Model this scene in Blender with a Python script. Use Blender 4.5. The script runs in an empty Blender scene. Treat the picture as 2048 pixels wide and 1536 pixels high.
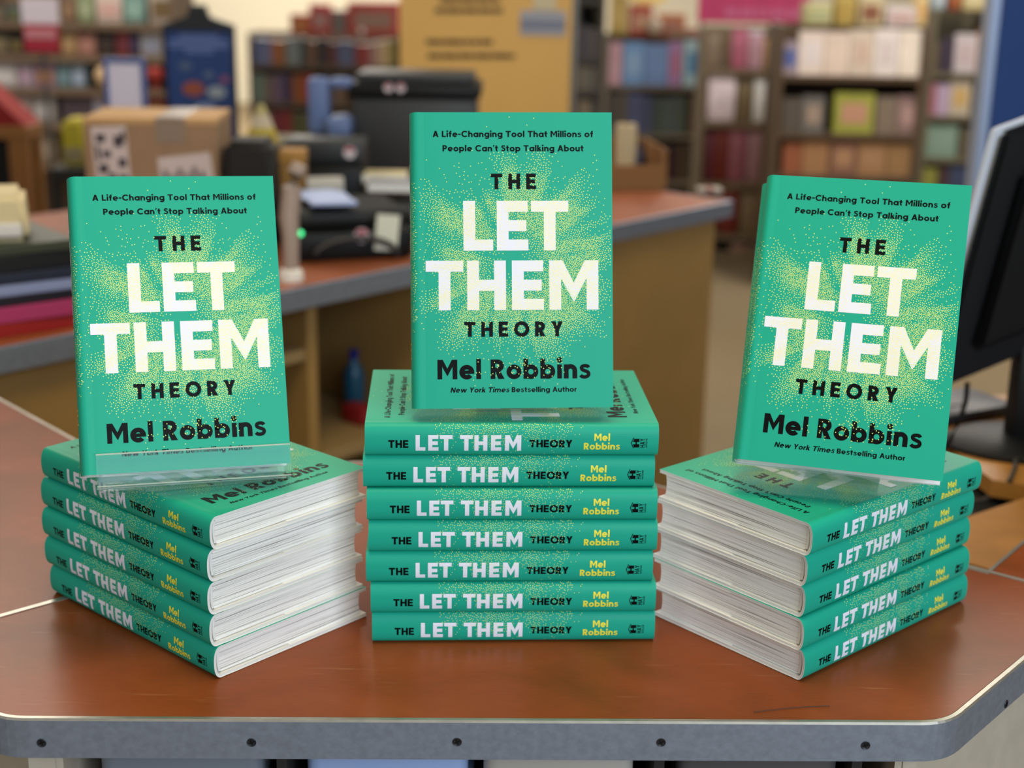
import bpy, bmesh, math, random
from mathutils import Vector, Matrix, Euler
import numpy as np

# ------------------------------------------------------------------ camera, world, light, exposure
scene = bpy.context.scene
COL = scene.collection
F_PX, PITCH, ROLL = 2901.67, math.radians(16.2423), math.radians(1.0385)
CAM = Vector((0.0, -1.05, 0.5447))
cam_data = bpy.data.cameras.new('camera')
cam = bpy.data.objects.new('camera', cam_data)
COL.objects.link(cam)
cam.matrix_world = Matrix.Translation(CAM) @ Matrix.Rotation(math.pi / 2 - PITCH, 4, 'X') @ Matrix.Rotation(ROLL, 4, 'Z')
cam_data.sensor_width = 36.0
cam_data.lens = F_PX / 2048 * 36.0
cam_data.clip_start, cam_data.clip_end = 0.02, 60
cam_data.dof.use_dof = True
cam_data.dof.focus_distance = 1.125
cam_data.dof.aperture_fstop = 4.3
scene.camera = cam

scene.view_settings.view_transform = 'Standard'
scene.view_settings.look = 'None'
scene.view_settings.exposure = 0.0
scene.view_settings.gamma = 1.0
scene.view_settings.use_curve_mapping = False
scene.cycles.transparent_max_bounces = 32

world = bpy.data.worlds.new('shop_ambient')
scene.world = world
world.use_nodes = True
wb = world.node_tree.nodes['Background']
wb.inputs[0].default_value = (1.0, 0.95, 0.88, 1)
wb.inputs[1].default_value = 0.24


def area(name, loc, target, sx, sy, power, color):
    d = bpy.data.lights.new(name, 'AREA')
    d.shape = 'RECTANGLE'
    d.size, d.size_y, d.energy, d.color = sx, sy, power, color
    o = bpy.data.objects.new(name, d)
    COL.objects.link(o)
    o.location = loc
    o.rotation_euler = (Vector(target) - Vector(loc)).to_track_quat('-Z', 'Y').to_euler()
    return o


# shop front window behind and to the right of the photographer
area('window_light', (1.9, -3.2, 1.3), (0, 0.1, 0.1), 2.6, 2.0, 124, (0.74, 0.87, 1.0))
area('front_left_light', (-2.6, -3.0, 1.3), (0, 0.1, 0.2), 1.4, 2.0, 14, (0.95, 0.97, 1.0))  # weak, nearly neutral area light from the front left
# ceiling light panels over the checkout desk and the sales floor
area('ceiling_light_desk', (0.0, -0.1, 2.1), (0.0, 0.1, 0), 1.0, 1.0, 28, (1.0, 0.84, 0.46))
for i, (x, y, p) in enumerate([(-2.2, 3.9, 80), (2.4, 4.6, 92), (-2.0, 11.5, 290), (2.4, 9.5, 170), (0.6, 2.6, 11)]):
    area('ceiling_light_floor', (x, y, 2.3), (x, y, 0), 1.5, 1.5, p, (1.0, 0.92, 0.80))


# ------------------------------------------------------------------ pixel -> point helpers (photo frame 2048 x 1536)
def ray(px, py):
    u, v = px - 1024, py - 768
    cr, sr = math.cos(ROLL), math.sin(ROLL)
    u, v = cr * u + sr * v, -sr * u + cr * v
    x, up = u / F_PX, -v / F_PX
    c, s = math.cos(PITCH), math.sin(PITCH)
    return Vector((x, c + s * up, -s + c * up))


def P(px, py, Y=None, Z=None):
    d = ray(px, py)
    t = (Z - CAM.z) / d.z if Z is not None else (Y - CAM.y) / d.y
    return CAM + t * d


# ------------------------------------------------------------------ materials
def lin(h):
    h = h.lstrip('#')
    v = [int(h[i:i + 2], 16) / 255 for i in (0, 2, 4)]
    return tuple(c / 12.92 if c <= 0.04045 else ((c + 0.055) / 1.055) ** 2.4 for c in v) + (1.0,)


MATS = {}


def mat(name, hexcol, rough=0.5, metal=0.0, spec=0.5, noise=0.0, nscale=12.0, emit=0.0, bump=0.0):
    key = (name, hexcol, rough, metal, noise, nscale, emit)
    if key in MATS:
        return MATS[key]
    m = bpy.data.materials.new(name)
    m.use_nodes = True
    nt = m.node_tree
    b = nt.nodes['Principled BSDF']
    c = lin(hexcol)
    b.inputs['Base Color'].default_value = c
    b.inputs['Roughness'].default_value = rough
    b.inputs['Metallic'].default_value = metal
    b.inputs['Specular IOR Level'].default_value = spec
    if noise > 0 or bump > 0:
        tc = nt.nodes.new('ShaderNodeTexCoord')
        n = nt.nodes.new('ShaderNodeTexNoise')
        n.inputs['Scale'].default_value = nscale
        n.inputs['Detail'].default_value = 5
        nt.links.new(tc.outputs['Object'], n.inputs['Vector'])
        if noise > 0:
            r = nt.nodes.new('ShaderNodeValToRGB')
            r.color_ramp.elements[0].position, r.color_ramp.elements[1].position = 0.3, 0.7
            r.color_ramp.elements[0].color = tuple(x * (1 - noise) for x in c[:3]) + (1,)
            r.color_ramp.elements[1].color = tuple(min(1, x * (1 + noise)) for x in c[:3]) + (1,)
            nt.links.new(n.outputs['Fac'], r.inputs['Fac'])
            nt.links.new(r.outputs['Color'], b.inputs['Base Color'])
        if bump > 0:
            bp = nt.nodes.new('ShaderNodeBump')
            bp.inputs['Strength'].default_value = bump
            bp.inputs['Distance'].default_value = 0.002
            nt.links.new(n.outputs['Fac'], bp.inputs['Height'])
            nt.links.new(bp.outputs['Normal'], b.inputs['Normal'])
    if emit > 0:
        b.inputs['Emission Color'].default_value = c
        b.inputs['Emission Strength'].default_value = emit
    MATS[key] = m
    return m


M_GREEN = mat('jacket_green', '#1aa68b', 0.48, spec=0.25)
M_BLACK = mat('print_black', '#050606', 0.5, spec=0.12)
M_WHITE = mat('print_white', '#ebebf6', 0.5, spec=0.2)
M_YELLOW = mat('print_yellow', '#f6ea3e', 0.45)
M_DOT = mat('print_dot', '#d6f088', 0.5, spec=0.2)
M_DOTW = mat('print_dot_on_white', '#f8f2b0', 0.45)
M_PAPER = mat('white_paper', '#efeeea', 0.6)
M_CASE = mat('case_white', '#e6e4df', 0.6)


def page_material():
    m = bpy.data.materials.new('page_edges')
    m.use_nodes = True
    nt = m.node_tree
    b = nt.nodes['Principled BSDF']
    b.inputs['Roughness'].default_value = 0.75
    b.inputs['Specular IOR Level'].default_value = 0.25
    tc = nt.nodes.new('ShaderNodeTexCoord')
    oi = nt.nodes.new('ShaderNodeObjectInfo')
    add = nt.nodes.new('ShaderNodeVectorMath')
    add.operation = 'ADD'
    mul = nt.nodes.new('ShaderNodeVectorMath')
    mul.operation = 'MULTIPLY'
    mul.inputs[1].default_value = (6, 6, 1500)
    cmb = nt.nodes.new('ShaderNodeCombineXYZ')
    m100 = nt.nodes.new('ShaderNodeMath')
    m100.operation = 'MULTIPLY'
    m100.inputs[1].default_value = 87.0
    nt.links.new(oi.outputs['Random'], m100.inputs[0])
    nt.links.new(m100.outputs[0], cmb.inputs[2])
    nt.links.new(tc.outputs['Object'], mul.inputs[0])
    nt.links.new(mul.outputs[0], add.inputs[0])
    nt.links.new(cmb.outputs[0], add.inputs[1])
    n = nt.nodes.new('ShaderNodeTexNoise')
    n.inputs['Scale'].default_value = 1.0
    n.inputs['Detail'].default_value = 4
    n.inputs['Roughness'].default_value = 0.65
    nt.links.new(add.outputs[0], n.inputs['Vector'])
    r = nt.nodes.new('ShaderNodeValToRGB')
    e = r.color_ramp.elements
    e[0].position, e[0].color = 0.38, lin('#8b8883')
    e[1].position, e[1].color = 0.56, lin('#faf8f2')
    x = r.color_ramp.elements.new(0.44)
    x.color = lin('#e4e1da')
    nt.links.new(n.outputs['Fac'], r.inputs['Fac'])
    nt.links.new(r.outputs['Color'], b.inputs['Base Color'])
    bp = nt.nodes.new('ShaderNodeBump')
    bp.inputs['Strength'].default_value = 0.35
    bp.inputs['Distance'].default_value = 0.0006
    nt.links.new(n.outputs['Fac'], bp.inputs['Height'])
    nt.links.new(bp.outputs['Normal'], b.inputs['Normal'])
    return m


M_PAGES = page_material()


def clear_plastic():
    m = bpy.data.materials.new('clear_acrylic')
    m.use_nodes = True
    nt = m.node_tree
    nt.nodes.remove(nt.nodes['Principled BSDF'])
    tr = nt.nodes.new('ShaderNodeBsdfTransparent')
    tr.inputs['Color'].default_value = (0.93, 0.97, 0.97, 1)
    gl = nt.nodes.new('ShaderNodeBsdfGlossy')
    gl.inputs['Roughness'].default_value = 0.06
    lw = nt.nodes.new('ShaderNodeLayerWeight')
    lw.inputs['Blend'].default_value = 0.5
    pw = nt.nodes.new('ShaderNodeMath')
    pw.operation = 'POWER'
    pw.inputs[1].default_value = 4.0
    fr = nt.nodes.new('ShaderNodeMath')
    fr.operation = 'MULTIPLY_ADD'
    fr.inputs[1].default_value = 0.45
    fr.inputs[2].default_value = 0.008
    nt.links.new(lw.outputs['Facing'], pw.inputs[0])
    nt.links.new(pw.outputs[0], fr.inputs[0])
    mx = nt.nodes.new('ShaderNodeMixShader')
    nt.links.new(fr.outputs[0], mx.inputs[0])
    nt.links.new(tr.outputs[0], mx.inputs[1])
    nt.links.new(gl.outputs[0], mx.inputs[2])
    nt.links.new(mx.outputs[0], nt.nodes['Material Output'].inputs['Surface'])
    return m


M_ACRYL = clear_plastic()


def edge_glint():  # half-clear pale colour standing in for the highlight on the sheet edges
    m = bpy.data.materials.new('acrylic_edge_glint')
    m.use_nodes = True
    nt = m.node_tree
    nt.nodes.remove(nt.nodes['Principled BSDF'])
    tr = nt.nodes.new('ShaderNodeBsdfTransparent')
    df = nt.nodes.new('ShaderNodeBsdfDiffuse')
    df.inputs['Color'].default_value = (0.72, 0.74, 0.66, 1)
    mx = nt.nodes.new('ShaderNodeMixShader')
    mx.inputs[0].default_value = 0.5
    nt.links.new(tr.outputs[0], mx.inputs[1])
    nt.links.new(df.outputs[0], mx.inputs[2])
    nt.links.new(mx.outputs[0], nt.nodes['Material Output'].inputs['Surface'])
    return m


M_ACRYL_GLINT = edge_glint()


def counter_material():
    m = bpy.data.materials.new('brown_laminate')
    m.use_nodes = True
    nt = m.node_tree
    b = nt.nodes['Principled BSDF']
    b.inputs['Roughness'].default_value = 0.33
    b.inputs['Specular IOR Level'].default_value = 0.16
    tc = nt.nodes.new('ShaderNodeTexCoord')
    n1 = nt.nodes.new('ShaderNodeTexNoise')
    n1.inputs['Scale'].default_value = 7
    n1.inputs['Detail'].default_value = 6
    n1.inputs['Distortion'].default_value = 0.6
    nt.links.new(tc.outputs['Object'], n1.inputs['Vector'])
    r1 = nt.nodes.new('ShaderNodeValToRGB')
    e = r1.color_ramp.elements
    e[0].position, e[0].color = 0.28, lin('#6e3a15')
    e[1].position, e[1].color = 0.72, lin('#8f4a26')
    x = e.new(0.5)
    x.color = lin('#82411d')
    nt.links.new(n1.outputs['Fac'], r1.inputs['Fac'])
    # fine brushed streaks
    mp = nt.nodes.new('ShaderNodeMapping')
    mp.inputs['Scale'].default_value = (60, 420, 60)
    nt.links.new(tc.outputs['Object'], mp.inputs['Vector'])
    n2 = nt.nodes.new('ShaderNodeTexNoise')
    n2.inputs['Scale'].default_value = 1.0
    n2.inputs['Detail'].default_value = 4
    nt.links.new(mp.outputs[0], n2.inputs['Vector'])
    mx = nt.nodes.new('ShaderNodeMixRGB')
    mx.blend_type = 'OVERLAY'
    mx.inputs[0].default_value = 0.16
    nt.links.new(r1.outputs['Color'], mx.inputs[1])
    nt.links.new(n2.outputs['Fac'], mx.inputs[2])
    # scattered pale scratches
    mp3 = nt.nodes.new('ShaderNodeMapping')
    mp3.inputs['Rotation'].default_value = (0, 0, 0.5)
    mp3.inputs['Scale'].default_value = (14, 150, 14)
    nt.links.new(tc.outputs['Object'], mp3.inputs['Vector'])
    n3 = nt.nodes.new('ShaderNodeTexNoise')
    n3.inputs['Scale'].default_value = 1.0
    n3.inputs['Detail'].default_value = 2
    nt.links.new(mp3.outputs[0], n3.inputs['Vector'])
    r3 = nt.nodes.new('ShaderNodeValToRGB')
    r3.color_ramp.elements[0].position, r3.color_ramp.elements[0].color = 0.68, (0, 0, 0, 1)
    r3.color_ramp.elements[1].position, r3.color_ramp.elements[1].color = 0.78, (0.25, 0.25, 0.25, 1)
    nt.links.new(n3.outputs['Fac'], r3.inputs['Fac'])
    mx2 = nt.nodes.new('ShaderNodeMixRGB')
    mx2.inputs[2].default_value = lin('#b98a64')
    nt.links.new(r3.outputs['Color'], mx2.inputs[0])
    nt.links.new(mx.outputs[0], mx2.inputs[1])
    # dried ring left by a cup in front of the right stack
    vm = nt.nodes.new('ShaderNodeVectorMath')
    vm.operation = 'DISTANCE'
    vm.inputs[1].default_value = (0.235, 0.005, 0)
    nt.links.new(tc.outputs['Object'], vm.inputs[0])
    rr = nt.nodes.new('ShaderNodeValToRGB')
    q = rr.color_ramp.elements
    q[0].position, q[0].color = 0.032, (0, 0, 0, 1)
    q[1].position, q[1].color = 0.042, (0, 0, 0, 1)
    y = q.new(0.037)
    y.color = (0.22, 0.22, 0.22, 1)
    nt.links.new(vm.outputs['Value'], rr.inputs['Fac'])
    mx3 = nt.nodes.new('ShaderNodeMixRGB')
    mx3.inputs[2].default_value = lin('#b07850')
    nt.links.new(rr.outputs['Color'], mx3.inputs[0])
    nt.links.new(mx2.outputs[0], mx3.inputs[1])
    nt.links.new(mx3.outputs[0], b.inputs['Base Color'])
    bp = nt.nodes.new('ShaderNodeBump')
    bp.inputs['Strength'].default_value = 0.06
    bp.inputs['Distance'].default_value = 0.001
    nt.links.new(n2.outputs['Fac'], bp.inputs['Height'])
    nt.links.new(bp.outputs['Normal'], b.inputs['Normal'])
    return m


M_COUNTER = counter_material()
M_METAL = mat('brushed_aluminium', '#98a2b4', 0.42, 0.7, noise=0.10, nscale=160, bump=0.08)
M_METAL_LIP = mat('bright_aluminium', '#b0aca2', 0.36, 0.8, noise=0.1, nscale=90)
M_SCREW = mat('dark_screw', '#3a3c3f', 0.4, 0.7)
M_BEIGE = mat('beige_laminate', '#b5aa98', 0.6, noise=0.06, nscale=40)
M_TAN = mat('tan_laminate', '#a8844c', 0.55, noise=0.08, nscale=5)
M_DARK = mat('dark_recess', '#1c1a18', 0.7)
M_BLACKP = mat('black_plastic', '#08090b', 0.5, spec=0.3)
M_CHARC = mat('charcoal_plastic', '#2e2f31', 0.5)
M_WOOD = mat('honey_wood', '#b07a38', 0.45, noise=0.14, nscale=18)
M_CARD = mat('cardboard', '#957659', 0.8, noise=0.06, nscale=25)


# ------------------------------------------------------------------ mesh helpers
class MB:
    """collects polygons of several materials and links them as ONE mesh object"""

    def __init__(self):
        self.v, self.f, self.m, self.mats = [], [], [], []

    def mi(self, material):
        if material not in self.mats:
            self.mats.append(material)
        return self.mats.index(material)

    def poly(self, pts, material):
        i0 = len(self.v)
        self.v.extend([tuple(p) for p in pts])
        self.f.append(tuple(range(i0, i0 + len(pts))))
        self.m.append(self.mi(material))

    def from_bm(self, bm, material, M=None):
        i0 = len(self.v)
        bm.verts.index_update()
        for v in bm.verts:
            self.v.append(tuple(M @ v.co) if M else tuple(v.co))
        k = self.mi(material)
        for f in bm.faces:
            self.f.append(tuple(i0 + v.index for v in f.verts))
            self.m.append(k)
        bm.free()

    def box(self, lo, hi, material, bevel=0.0, M=None, seg=2):
        bm = bmesh.new()
        bmesh.ops.create_cube(bm, size=1.0)
        lo, hi = Vector(lo), Vector(hi)
        for v in bm.verts:
            v.co = Vector([lo[i] + (v.co[i] + 0.5) * (hi[i] - lo[i]) for i in range(3)])
        if bevel > 0:
            bmesh.ops.bevel(bm, geom=list(bm.edges), offset=bevel, segments=seg, affect='EDGES', profile=0.5)
        self.from_bm(bm, material, M)

    def prism(self, outline, z0, z1, material, bevel=0.0, side=None):
        """outline: list of (x, y), counter-clockwise"""
        n = len(outline)
        self.poly([(x, y, z1) for x, y in outline], material)
        self.poly([(x, y, z0) for x, y in reversed(outline)], material)
        s = side or material
        for i in range(n):
            a, b = outline[i], outline[(i + 1) % n]
            self.poly([(a[0], a[1], z0), (b[0], b[1], z0), (b[0], b[1], z1), (a[0], a[1], z1)], s)

    def lathe(self, prof, material, n=24, M=None):
        """prof: list of (r, z) from the bottom up"""
        i0 = len(self.v)
        for r, z in prof:
            for k in range(n):
                a = 2 * math.pi * k / n
                p = Vector((r * math.cos(a), r * math.sin(a), z))
                self.v.append(tuple(M @ p) if M else tuple(p))
        kmat = self.mi(material)
        for j in range(len(prof) - 1):
            for k in range(n):
                a, b = i0 + j * n + k, i0 + j * n + (k + 1) % n
                self.f.append((a, b, b + n, a + n))
                self.m.append(kmat)
        self.f.append(tuple(i0 + k for k in reversed(range(n))))
        self.m.append(kmat)
        self.f.append(tuple(i0 + (len(prof) - 1) * n + k for k in range(n)))
        self.m.append(kmat)

    def tube(self, pts, r, material, n=8):
        pts = [Vector(p) for p in pts]
        i0 = len(self.v)
        rr = r if isinstance(r, (list, tuple)) else [r] * len(pts)
        up = Vector((0, 0, 1))
        for i, p in enumerate(pts):
            t = (pts[min(i + 1, len(pts) - 1)] - pts[max(i - 1, 0)]).normalized()
            a = t.cross(up if abs(t.z) < 0.95 else Vector((1, 0, 0))).normalized()
            b = t.cross(a)
            for k in range(n):
                ang = 2 * math.pi * k / n
                self.v.append(tuple(p + rr[i] * (math.cos(ang) * a + math.sin(ang) * b)))
        kmat = self.mi(material)
        for j in range(len(pts) - 1):
            for k in range(n):
                a, b = i0 + j * n + k, i0 + j * n + (k + 1) % n
                self.f.append((a, a + n, b + n, b))
                self.m.append(kmat)
        self.f.append(tuple(i0 + k for k in range(n)))
        self.m.append(kmat)
        self.f.append(tuple(i0 + (len(pts) - 1) * n + k for k in reversed(range(n))))
        self.m.append(kmat)

    def mesh(self, name, smooth=None):
        me = bpy.data.meshes.new(name)
        me.from_pydata(self.v, [], self.f)
        for m in self.mats:
            me.materials.append(m)
        me.polygons.foreach_set('material_index', self.m)
        if smooth is not None:
            bm = bmesh.new()
            bm.from_mesh(me)
            for f in bm.faces:
                f.smooth = True
            for e in bm.edges:
                if len(e.link_faces) == 2 and e.calc_face_angle(0) > smooth:
                    e.smooth = False
            bm.to_mesh(me)
            bm.free()
        me.update()
        return me

    def build(self, name, parent=None, loc=(0, 0, 0), rz=0.0, smooth=None):
        o = bpy.data.objects.new(name, self.mesh(name, smooth))
        COL.objects.link(o)
        o.location = loc
        o.rotation_euler = (0, 0, rz)
        if parent:
            o.parent = parent
        return o


def tag(o, label, cat, group=None):
    o['label'] = label
    o['category'] = cat
    if group:
        o['group'] = group
    return o


def thing(name, label, cat, loc=(0, 0, 0), rz=0.0, group=None):
    o = bpy.data.objects.new(name, None)
    o.empty_display_size = 0.05
    COL.objects.link(o)
    o.location = loc
    o.rotation_euler = (0, 0, rz)
    return tag(o, label, cat, group)


def structure(o):
    o['kind'] = 'structure'
    return o


# ------------------------------------------------------------------ geometric sans lettering, cap height 1
def stroke(pts, t):
    pts = [Vector((p[0], p[1])) for p in pts]
    L, R = [], []
    for i, p in enumerate(pts):
        d = (pts[min(i + 1, len(pts) - 1)] - pts[max(i - 1, 0)]).normalized()
        n = Vector((-d.y, d.x)) * t / 2
        L.append(p + n)
        R.append(p - n)
    return [[R[i], R[i + 1], L[i + 1], L[i]] for i in range(len(pts) - 1)]


def arc(cx, cy, rx, ry, a0, a1, t, n=18):
    """ring sector, outer radii rx, ry"""
    out = []
    for k in range(n):
        a, b = math.radians(a0 + (a1 - a0) * k / n), math.radians(a0 + (a1 - a0) * (k + 1) / n)
        o = lambda q, e: (cx + (rx - e) * math.cos(q), cy + (ry - e) * math.sin(q))
        out.append([o(a, 0), o(b, 0), o(b, t), o(a, t)])
    return out


def rect(x0, y0, x1, y1):
    return [[(x0, y0), (x1, y0), (x1, y1), (x0, y1)]]


def disc(cx, cy, r, n=14):
    return [[(cx + r * math.cos(2 * math.pi * k / n), cy + r * math.sin(2 * math.pi * k / n)) for k in range(n)]]


XH = 0.72
S_LINE = [(.475, .555), (.43, .615), (.35, .645), (.25, .645), (.155, .61), (.12, .535), (.155, .455), (.25, .405), (.35, .365), (.44, .315), (.475, .225), (.44, .135), (.35, .085), (.25, .072), (.14, .095), (.07, .165)]


def curve(pts, n=3):
    """Catmull-Rom through the points"""
    out = []
    q = [pts[0]] + list(pts) + [pts[-1]]
    for i in range(1, len(q) - 2):
        p0, p1, p2, p3 = [Vector(q[i + k]) for k in (-1, 0, 1, 2)]
        for k in range(n):
            t = k / n
            out.append(.5 * (2 * p1 + (p2 - p0) * t + (2 * p0 - 5 * p1 + 4 * p2 - p3) * t * t + (3 * p1 - p0 - 3 * p2 + p3) * t ** 3))
    out.append(Vector(pts[-1]))
    return out


def glyph(ch, t):
    """-> (polygons, advance without side bearing)"""
    h = t * 0.94           # horizontal strokes
    if ch == 'L':
        return rect(0, 0, t, 1) + rect(0, 0, .585, h), .585
    if ch == 'E':
        return rect(0, 0, t, 1) + rect(0, 0, .63, h) + rect(0, 1 - h, .62, 1) + rect(0, .5 - h / 2, .59, .5 + h / 2), .63
    if ch == 'T':
        return rect(0, 1 - h, .745, 1) + rect(.3725 - t / 2, 0, .3725 + t / 2, 1), .745
    if ch == 'H':
        return rect(0, 0, t, 1) + rect(.77 - t, 0, .77, 1) + rect(0, .5 - h / 2, .77, .5 + h / 2), .77
    if ch == 'M':
        w, c = .98, .49
        k = t * 1.13
        sl = .455 / (c - k) if k < c else 2
        l = [(0, 1), (k, 1), (c, .545), (c, .545 - t * 1.67), (t * .98, .545 - t * 1.67 + (c - t * .98) * sl)]
        l = [(0, 1), (t * .9, .545 - t * 1.67 + (c - t * .9) * 1.9), (c, .545 - t * 1.67), (c, .545), (k, 1)]
        r = [(w - x, y) for x, y in reversed(l)]
        return rect(0, 0, t, 1) + rect(w - t, 0, w, 1) + [l, r], w
    if ch == 'N':
        w = .78
        return rect(0, 0, t, 1) + rect(w - t, 0, w, 1) + [[(0, 1), (w - t * 1.2, 0), (w, 0), (t * 1.2, 1)]], w
    if ch == 'A':
        w = .86
        return [[(0, 0), (t * 1.08, 0), (w / 2 + t * .54, 1), (w / 2 - t * .54, 1)],
                [(w - t * 1.08, 0), (w, 0), (w / 2 + t * .54, 1), (w / 2 - t * .54, 1)]] + rect(w * .22, .2, w * .78, .2 + h * .9), w
    if ch == 'Y':
        w = .78
        return [[(0, 1), (w / 2 - t / 2, .4), (w / 2 + t / 2, .4), (t * 1.15, 1)],
                [(w - t * 1.15, 1), (w / 2 - t / 2, .4), (w / 2 + t / 2, .4), (w, 1)]] + rect(w / 2 - t / 2, 0, w / 2 + t / 2, .42), w
    if ch == 'O':
        return arc(.51, .5, .51, .52, 0, 360, t, 36), 1.02
    if ch == 'U':
        return arc(.36, .34, .36, .36, 180, 360, t, 18) + rect(0, .33, t, 1) + rect(.72 - t, .33, .72, 1), .72
    if ch == 'C':
        return arc(.5, .5, .5, .52, 42, 318, t, 28), .88
    if ch == 'S':
        return stroke([(x * 1.12, y / .72 + (.02 - t / 2 * .25 if y > .36 else t / 2 * .25 - .02)) for x, y in curve(S_LINE)], t * .92), .62
    if ch in 'BPR':
        w = .66
        if ch == 'B':
            r1, r2 = .26, .28
            return rect(0, 0, t, 1) + rect(0, 1 - h, w - r1 - .02, 1) + rect(0, .5 - h / 2, w - r1, .5 + h / 2) + rect(0, 0, w - r2, h) + \
                arc(w - r1 - .02, .73 + .005, r1, .27, 90, -90, t, 14) + arc(w - r2, .27, r2, .28, 90, -90, t, 14), w
        rr = .32 if ch == 'R' else .33
        g = rect(0, 0, t, 1) + rect(0, 1 - h, w - rr, 1) + rect(0, 1 - 2 * rr, w - rr, 1 - 2 * rr + h) + arc(w - rr, 1 - rr, rr, rr, 90, -90, t, 16)
        if ch == 'R':
            g += [[(w - t * 1.2, 0), (w + .03, 0), (.34 + t * .55, .42), (.34 - t * .5, .42)]]
            return g, w + .03
        return g, w
    # lower case
    r, x = .37, XH
    cy = x / 2
    ry = x / 2 + .015
    if ch in 'ao' or ch in 'bpg':
        ring = arc(r, cy, r, ry, 0, 360, t, 28)
        if ch == 'o':
            return ring, 2 * r
        if ch == 'a':
            return ring + rect(2 * r - t, 0, 2 * r + .01, x), 2 * r
        if ch == 'b':
            return ring + rect(0, 0, t, 1.03), 2 * r
        if ch == 'p':
            return ring + rect(0, -.27, t, x), 2 * r
        return ring + rect(2 * r - t, 0, 2 * r, x) + arc(r, 0, r, .3, 0, -150, t, 16), 2 * r
    if ch == 'e':
        return arc(r, cy, r, ry, 0, 318, t, 26) + rect(t * .6, cy - h * .42, 2 * r - .004, cy + h * .38), 2 * r
    if ch == 's':
        return stroke(curve(S_LINE), t * .76), .56
    if ch in 'hn':
        w = .66
        rr = w / 2
        return rect(0, 0, t, 1.03 if ch == 'h' else x) + arc(rr, x - rr + .015, rr, rr, 180, 0, t, 16) + rect(w - t, 0, w, x - rr + .02), w
    if ch == 'm':
        w = 1.06
        rr = (w + t) / 4
        g = rect(0, 0, t, x)
        for k in (0, 1):
            cx = rr + k * (2 * rr - t)
            g += arc(cx, x - rr + .015, rr, rr, 180, 0, t, 14) + rect(cx + rr - t, 0, cx + rr, x - rr + .02)
        return g, w
    if ch == 'u':
        w = .66
        rr = w / 2
        return arc(rr, rr - .015, rr, rr, 180, 360, t, 16) + rect(0, rr - .02, t, x) + rect(w - t, 0, w, x), w
    if ch == 'i':
        return rect(0, 0, t, x) + disc(t / 2, .95, t * .62), t
    if ch == 'l':
        return rect(0, 0, t, 1.03), t
    if ch == 'k':
        w = .62
        return rect(0, 0, t, 1.03) + [[(t * .6, .27), (t * .6 + t * .3, .5), (w - t * 1.15 + t * .05, x), (w, x)],
                                      [(.2, .4), (.2 + t * 1.0, .5), (w + .03, 0), (w - t * 1.2, 0)]], w
    if ch == 'r':
        return rect(0, 0, t, x) + arc(.34, x - .34 + .01, .34, .34, 180, 85, t, 10), .38
    if ch == 't':
        w = .44
        return rect(.1, .16, .1 + t, .95) + rect(0, x - h, w, x) + arc(.1 + .24, .24, .24, .25, 180, 285, t, 10), w
    if ch == 'f':
        w = .44
        return rect(.1, 0, .1 + t, .76) + rect(0, x - h, w - .02, x) + arc(.1 + .26, .77, .26, .26, 180, 75, t, 10), w
    if ch == 'w':
        w = 1.04
        q = t * 1.02
        return [[(0, x), (w * .28 - q / 2, 0), (w * .28 + q / 2, 0), (q, x)],
                [(w / 2 - q / 2, x), (w * .28 - q / 2, 0), (w * .28 + q / 2, 0), (w / 2 + q / 2, x)],
                [(w / 2 - q / 2, x), (w * .72 - q / 2, 0), (w * .72 + q / 2, 0), (w / 2 + q / 2, x)],
                [(w - q, x), (w * .72 - q / 2, 0), (w * .72 + q / 2, 0), (w, x)]], w
    if ch == '-':
        return rect(0, .33, .38, .33 + h), .38
    if ch == "'":
        return [[(.03, .72), (t * .75, .72), (t * 1.15, 1.03), (.08, 1.03)]], t
    return [], .28


def text(s, x0, x1, y0, cap, t=.2, gap=.1, slant_until=0, loose=False):
    """polygons of a line of text between x0 and x1 (y up); the gap between letters is fitted"""
    gl = [glyph(c, t) for c in s]
    nat = sum(g[1] for g in gl)
    n = len(s) - 1
    sx = cap if loose else min(cap * 1.3, ((x1 - x0) - n * gap * cap) / nat)
    sp = ((x1 - x0) - nat * sx) / n
    out, x = [], x0
    for k, (g, w) in enumerate(gl):
        sl = .2 if k < slant_until else 0
        for poly in g:
            out.append([(x + p[0] * sx + sl * p[1] * cap, y0 + p[1] * cap) for p in poly])
        x += w * sx + sp
    return out


def ccw(poly):
    a = sum(poly[i][0] * poly[(i + 1) % len(poly)][1] - poly[(i + 1) % len(poly)][0] * poly[i][1] for i in range(len(poly)))
    return poly if a > 0 else list(reversed(poly))


# ------------------------------------------------------------------ the green hardcover book
BW, BH, BT = 0.160, 0.235, 0.0271      # width, height, thickness


def cover_profile():
    """outer outline of the jacket: (y from spine inward, z), from the front fore-edge round the spine to the back fore-edge"""
    T, W = BT, BW
    half = [(W, T / 2)]
    half += [(W - .02 * k, T / 2) for k in range(1, 8)]
    half += [(.0155, T / 2 - .00005), (.0125, T / 2 - .00012), (.0105, T / 2 - .0002), (.0085, T / 2 - .00012), (.0066, T / 2 - .00005)]
    for k in range(1, 13):                      # rounded spine, a superellipse
        q = math.radians(90 * (1 - k / 13))
        half.append((.0066 - .0078 * math.cos(q) ** (2 / 2.5), T / 2 * math.sin(q) ** (2 / 2.5)))
    full = half + [(-.0012, 0.0)] + [(y, -z) for y, z in reversed(half)]
    return [(y, z + T / 2) for y, z in full]


PROF = cover_profile()


def spine_y(z):
    """outer y of the spine at height z"""
    best = None
    for a, b in zip(PROF, PROF[1:]):
        if a[0] < .0066 and b[0] < .0066 and (a[1] - z) * (b[1] - z) <= 0 and a[1] != b[1]:
            f = (z - a[1]) / (b[1] - a[1])
            best = a[0] + f * (b[0] - a[0])
    return best if best is not None else .002


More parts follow.
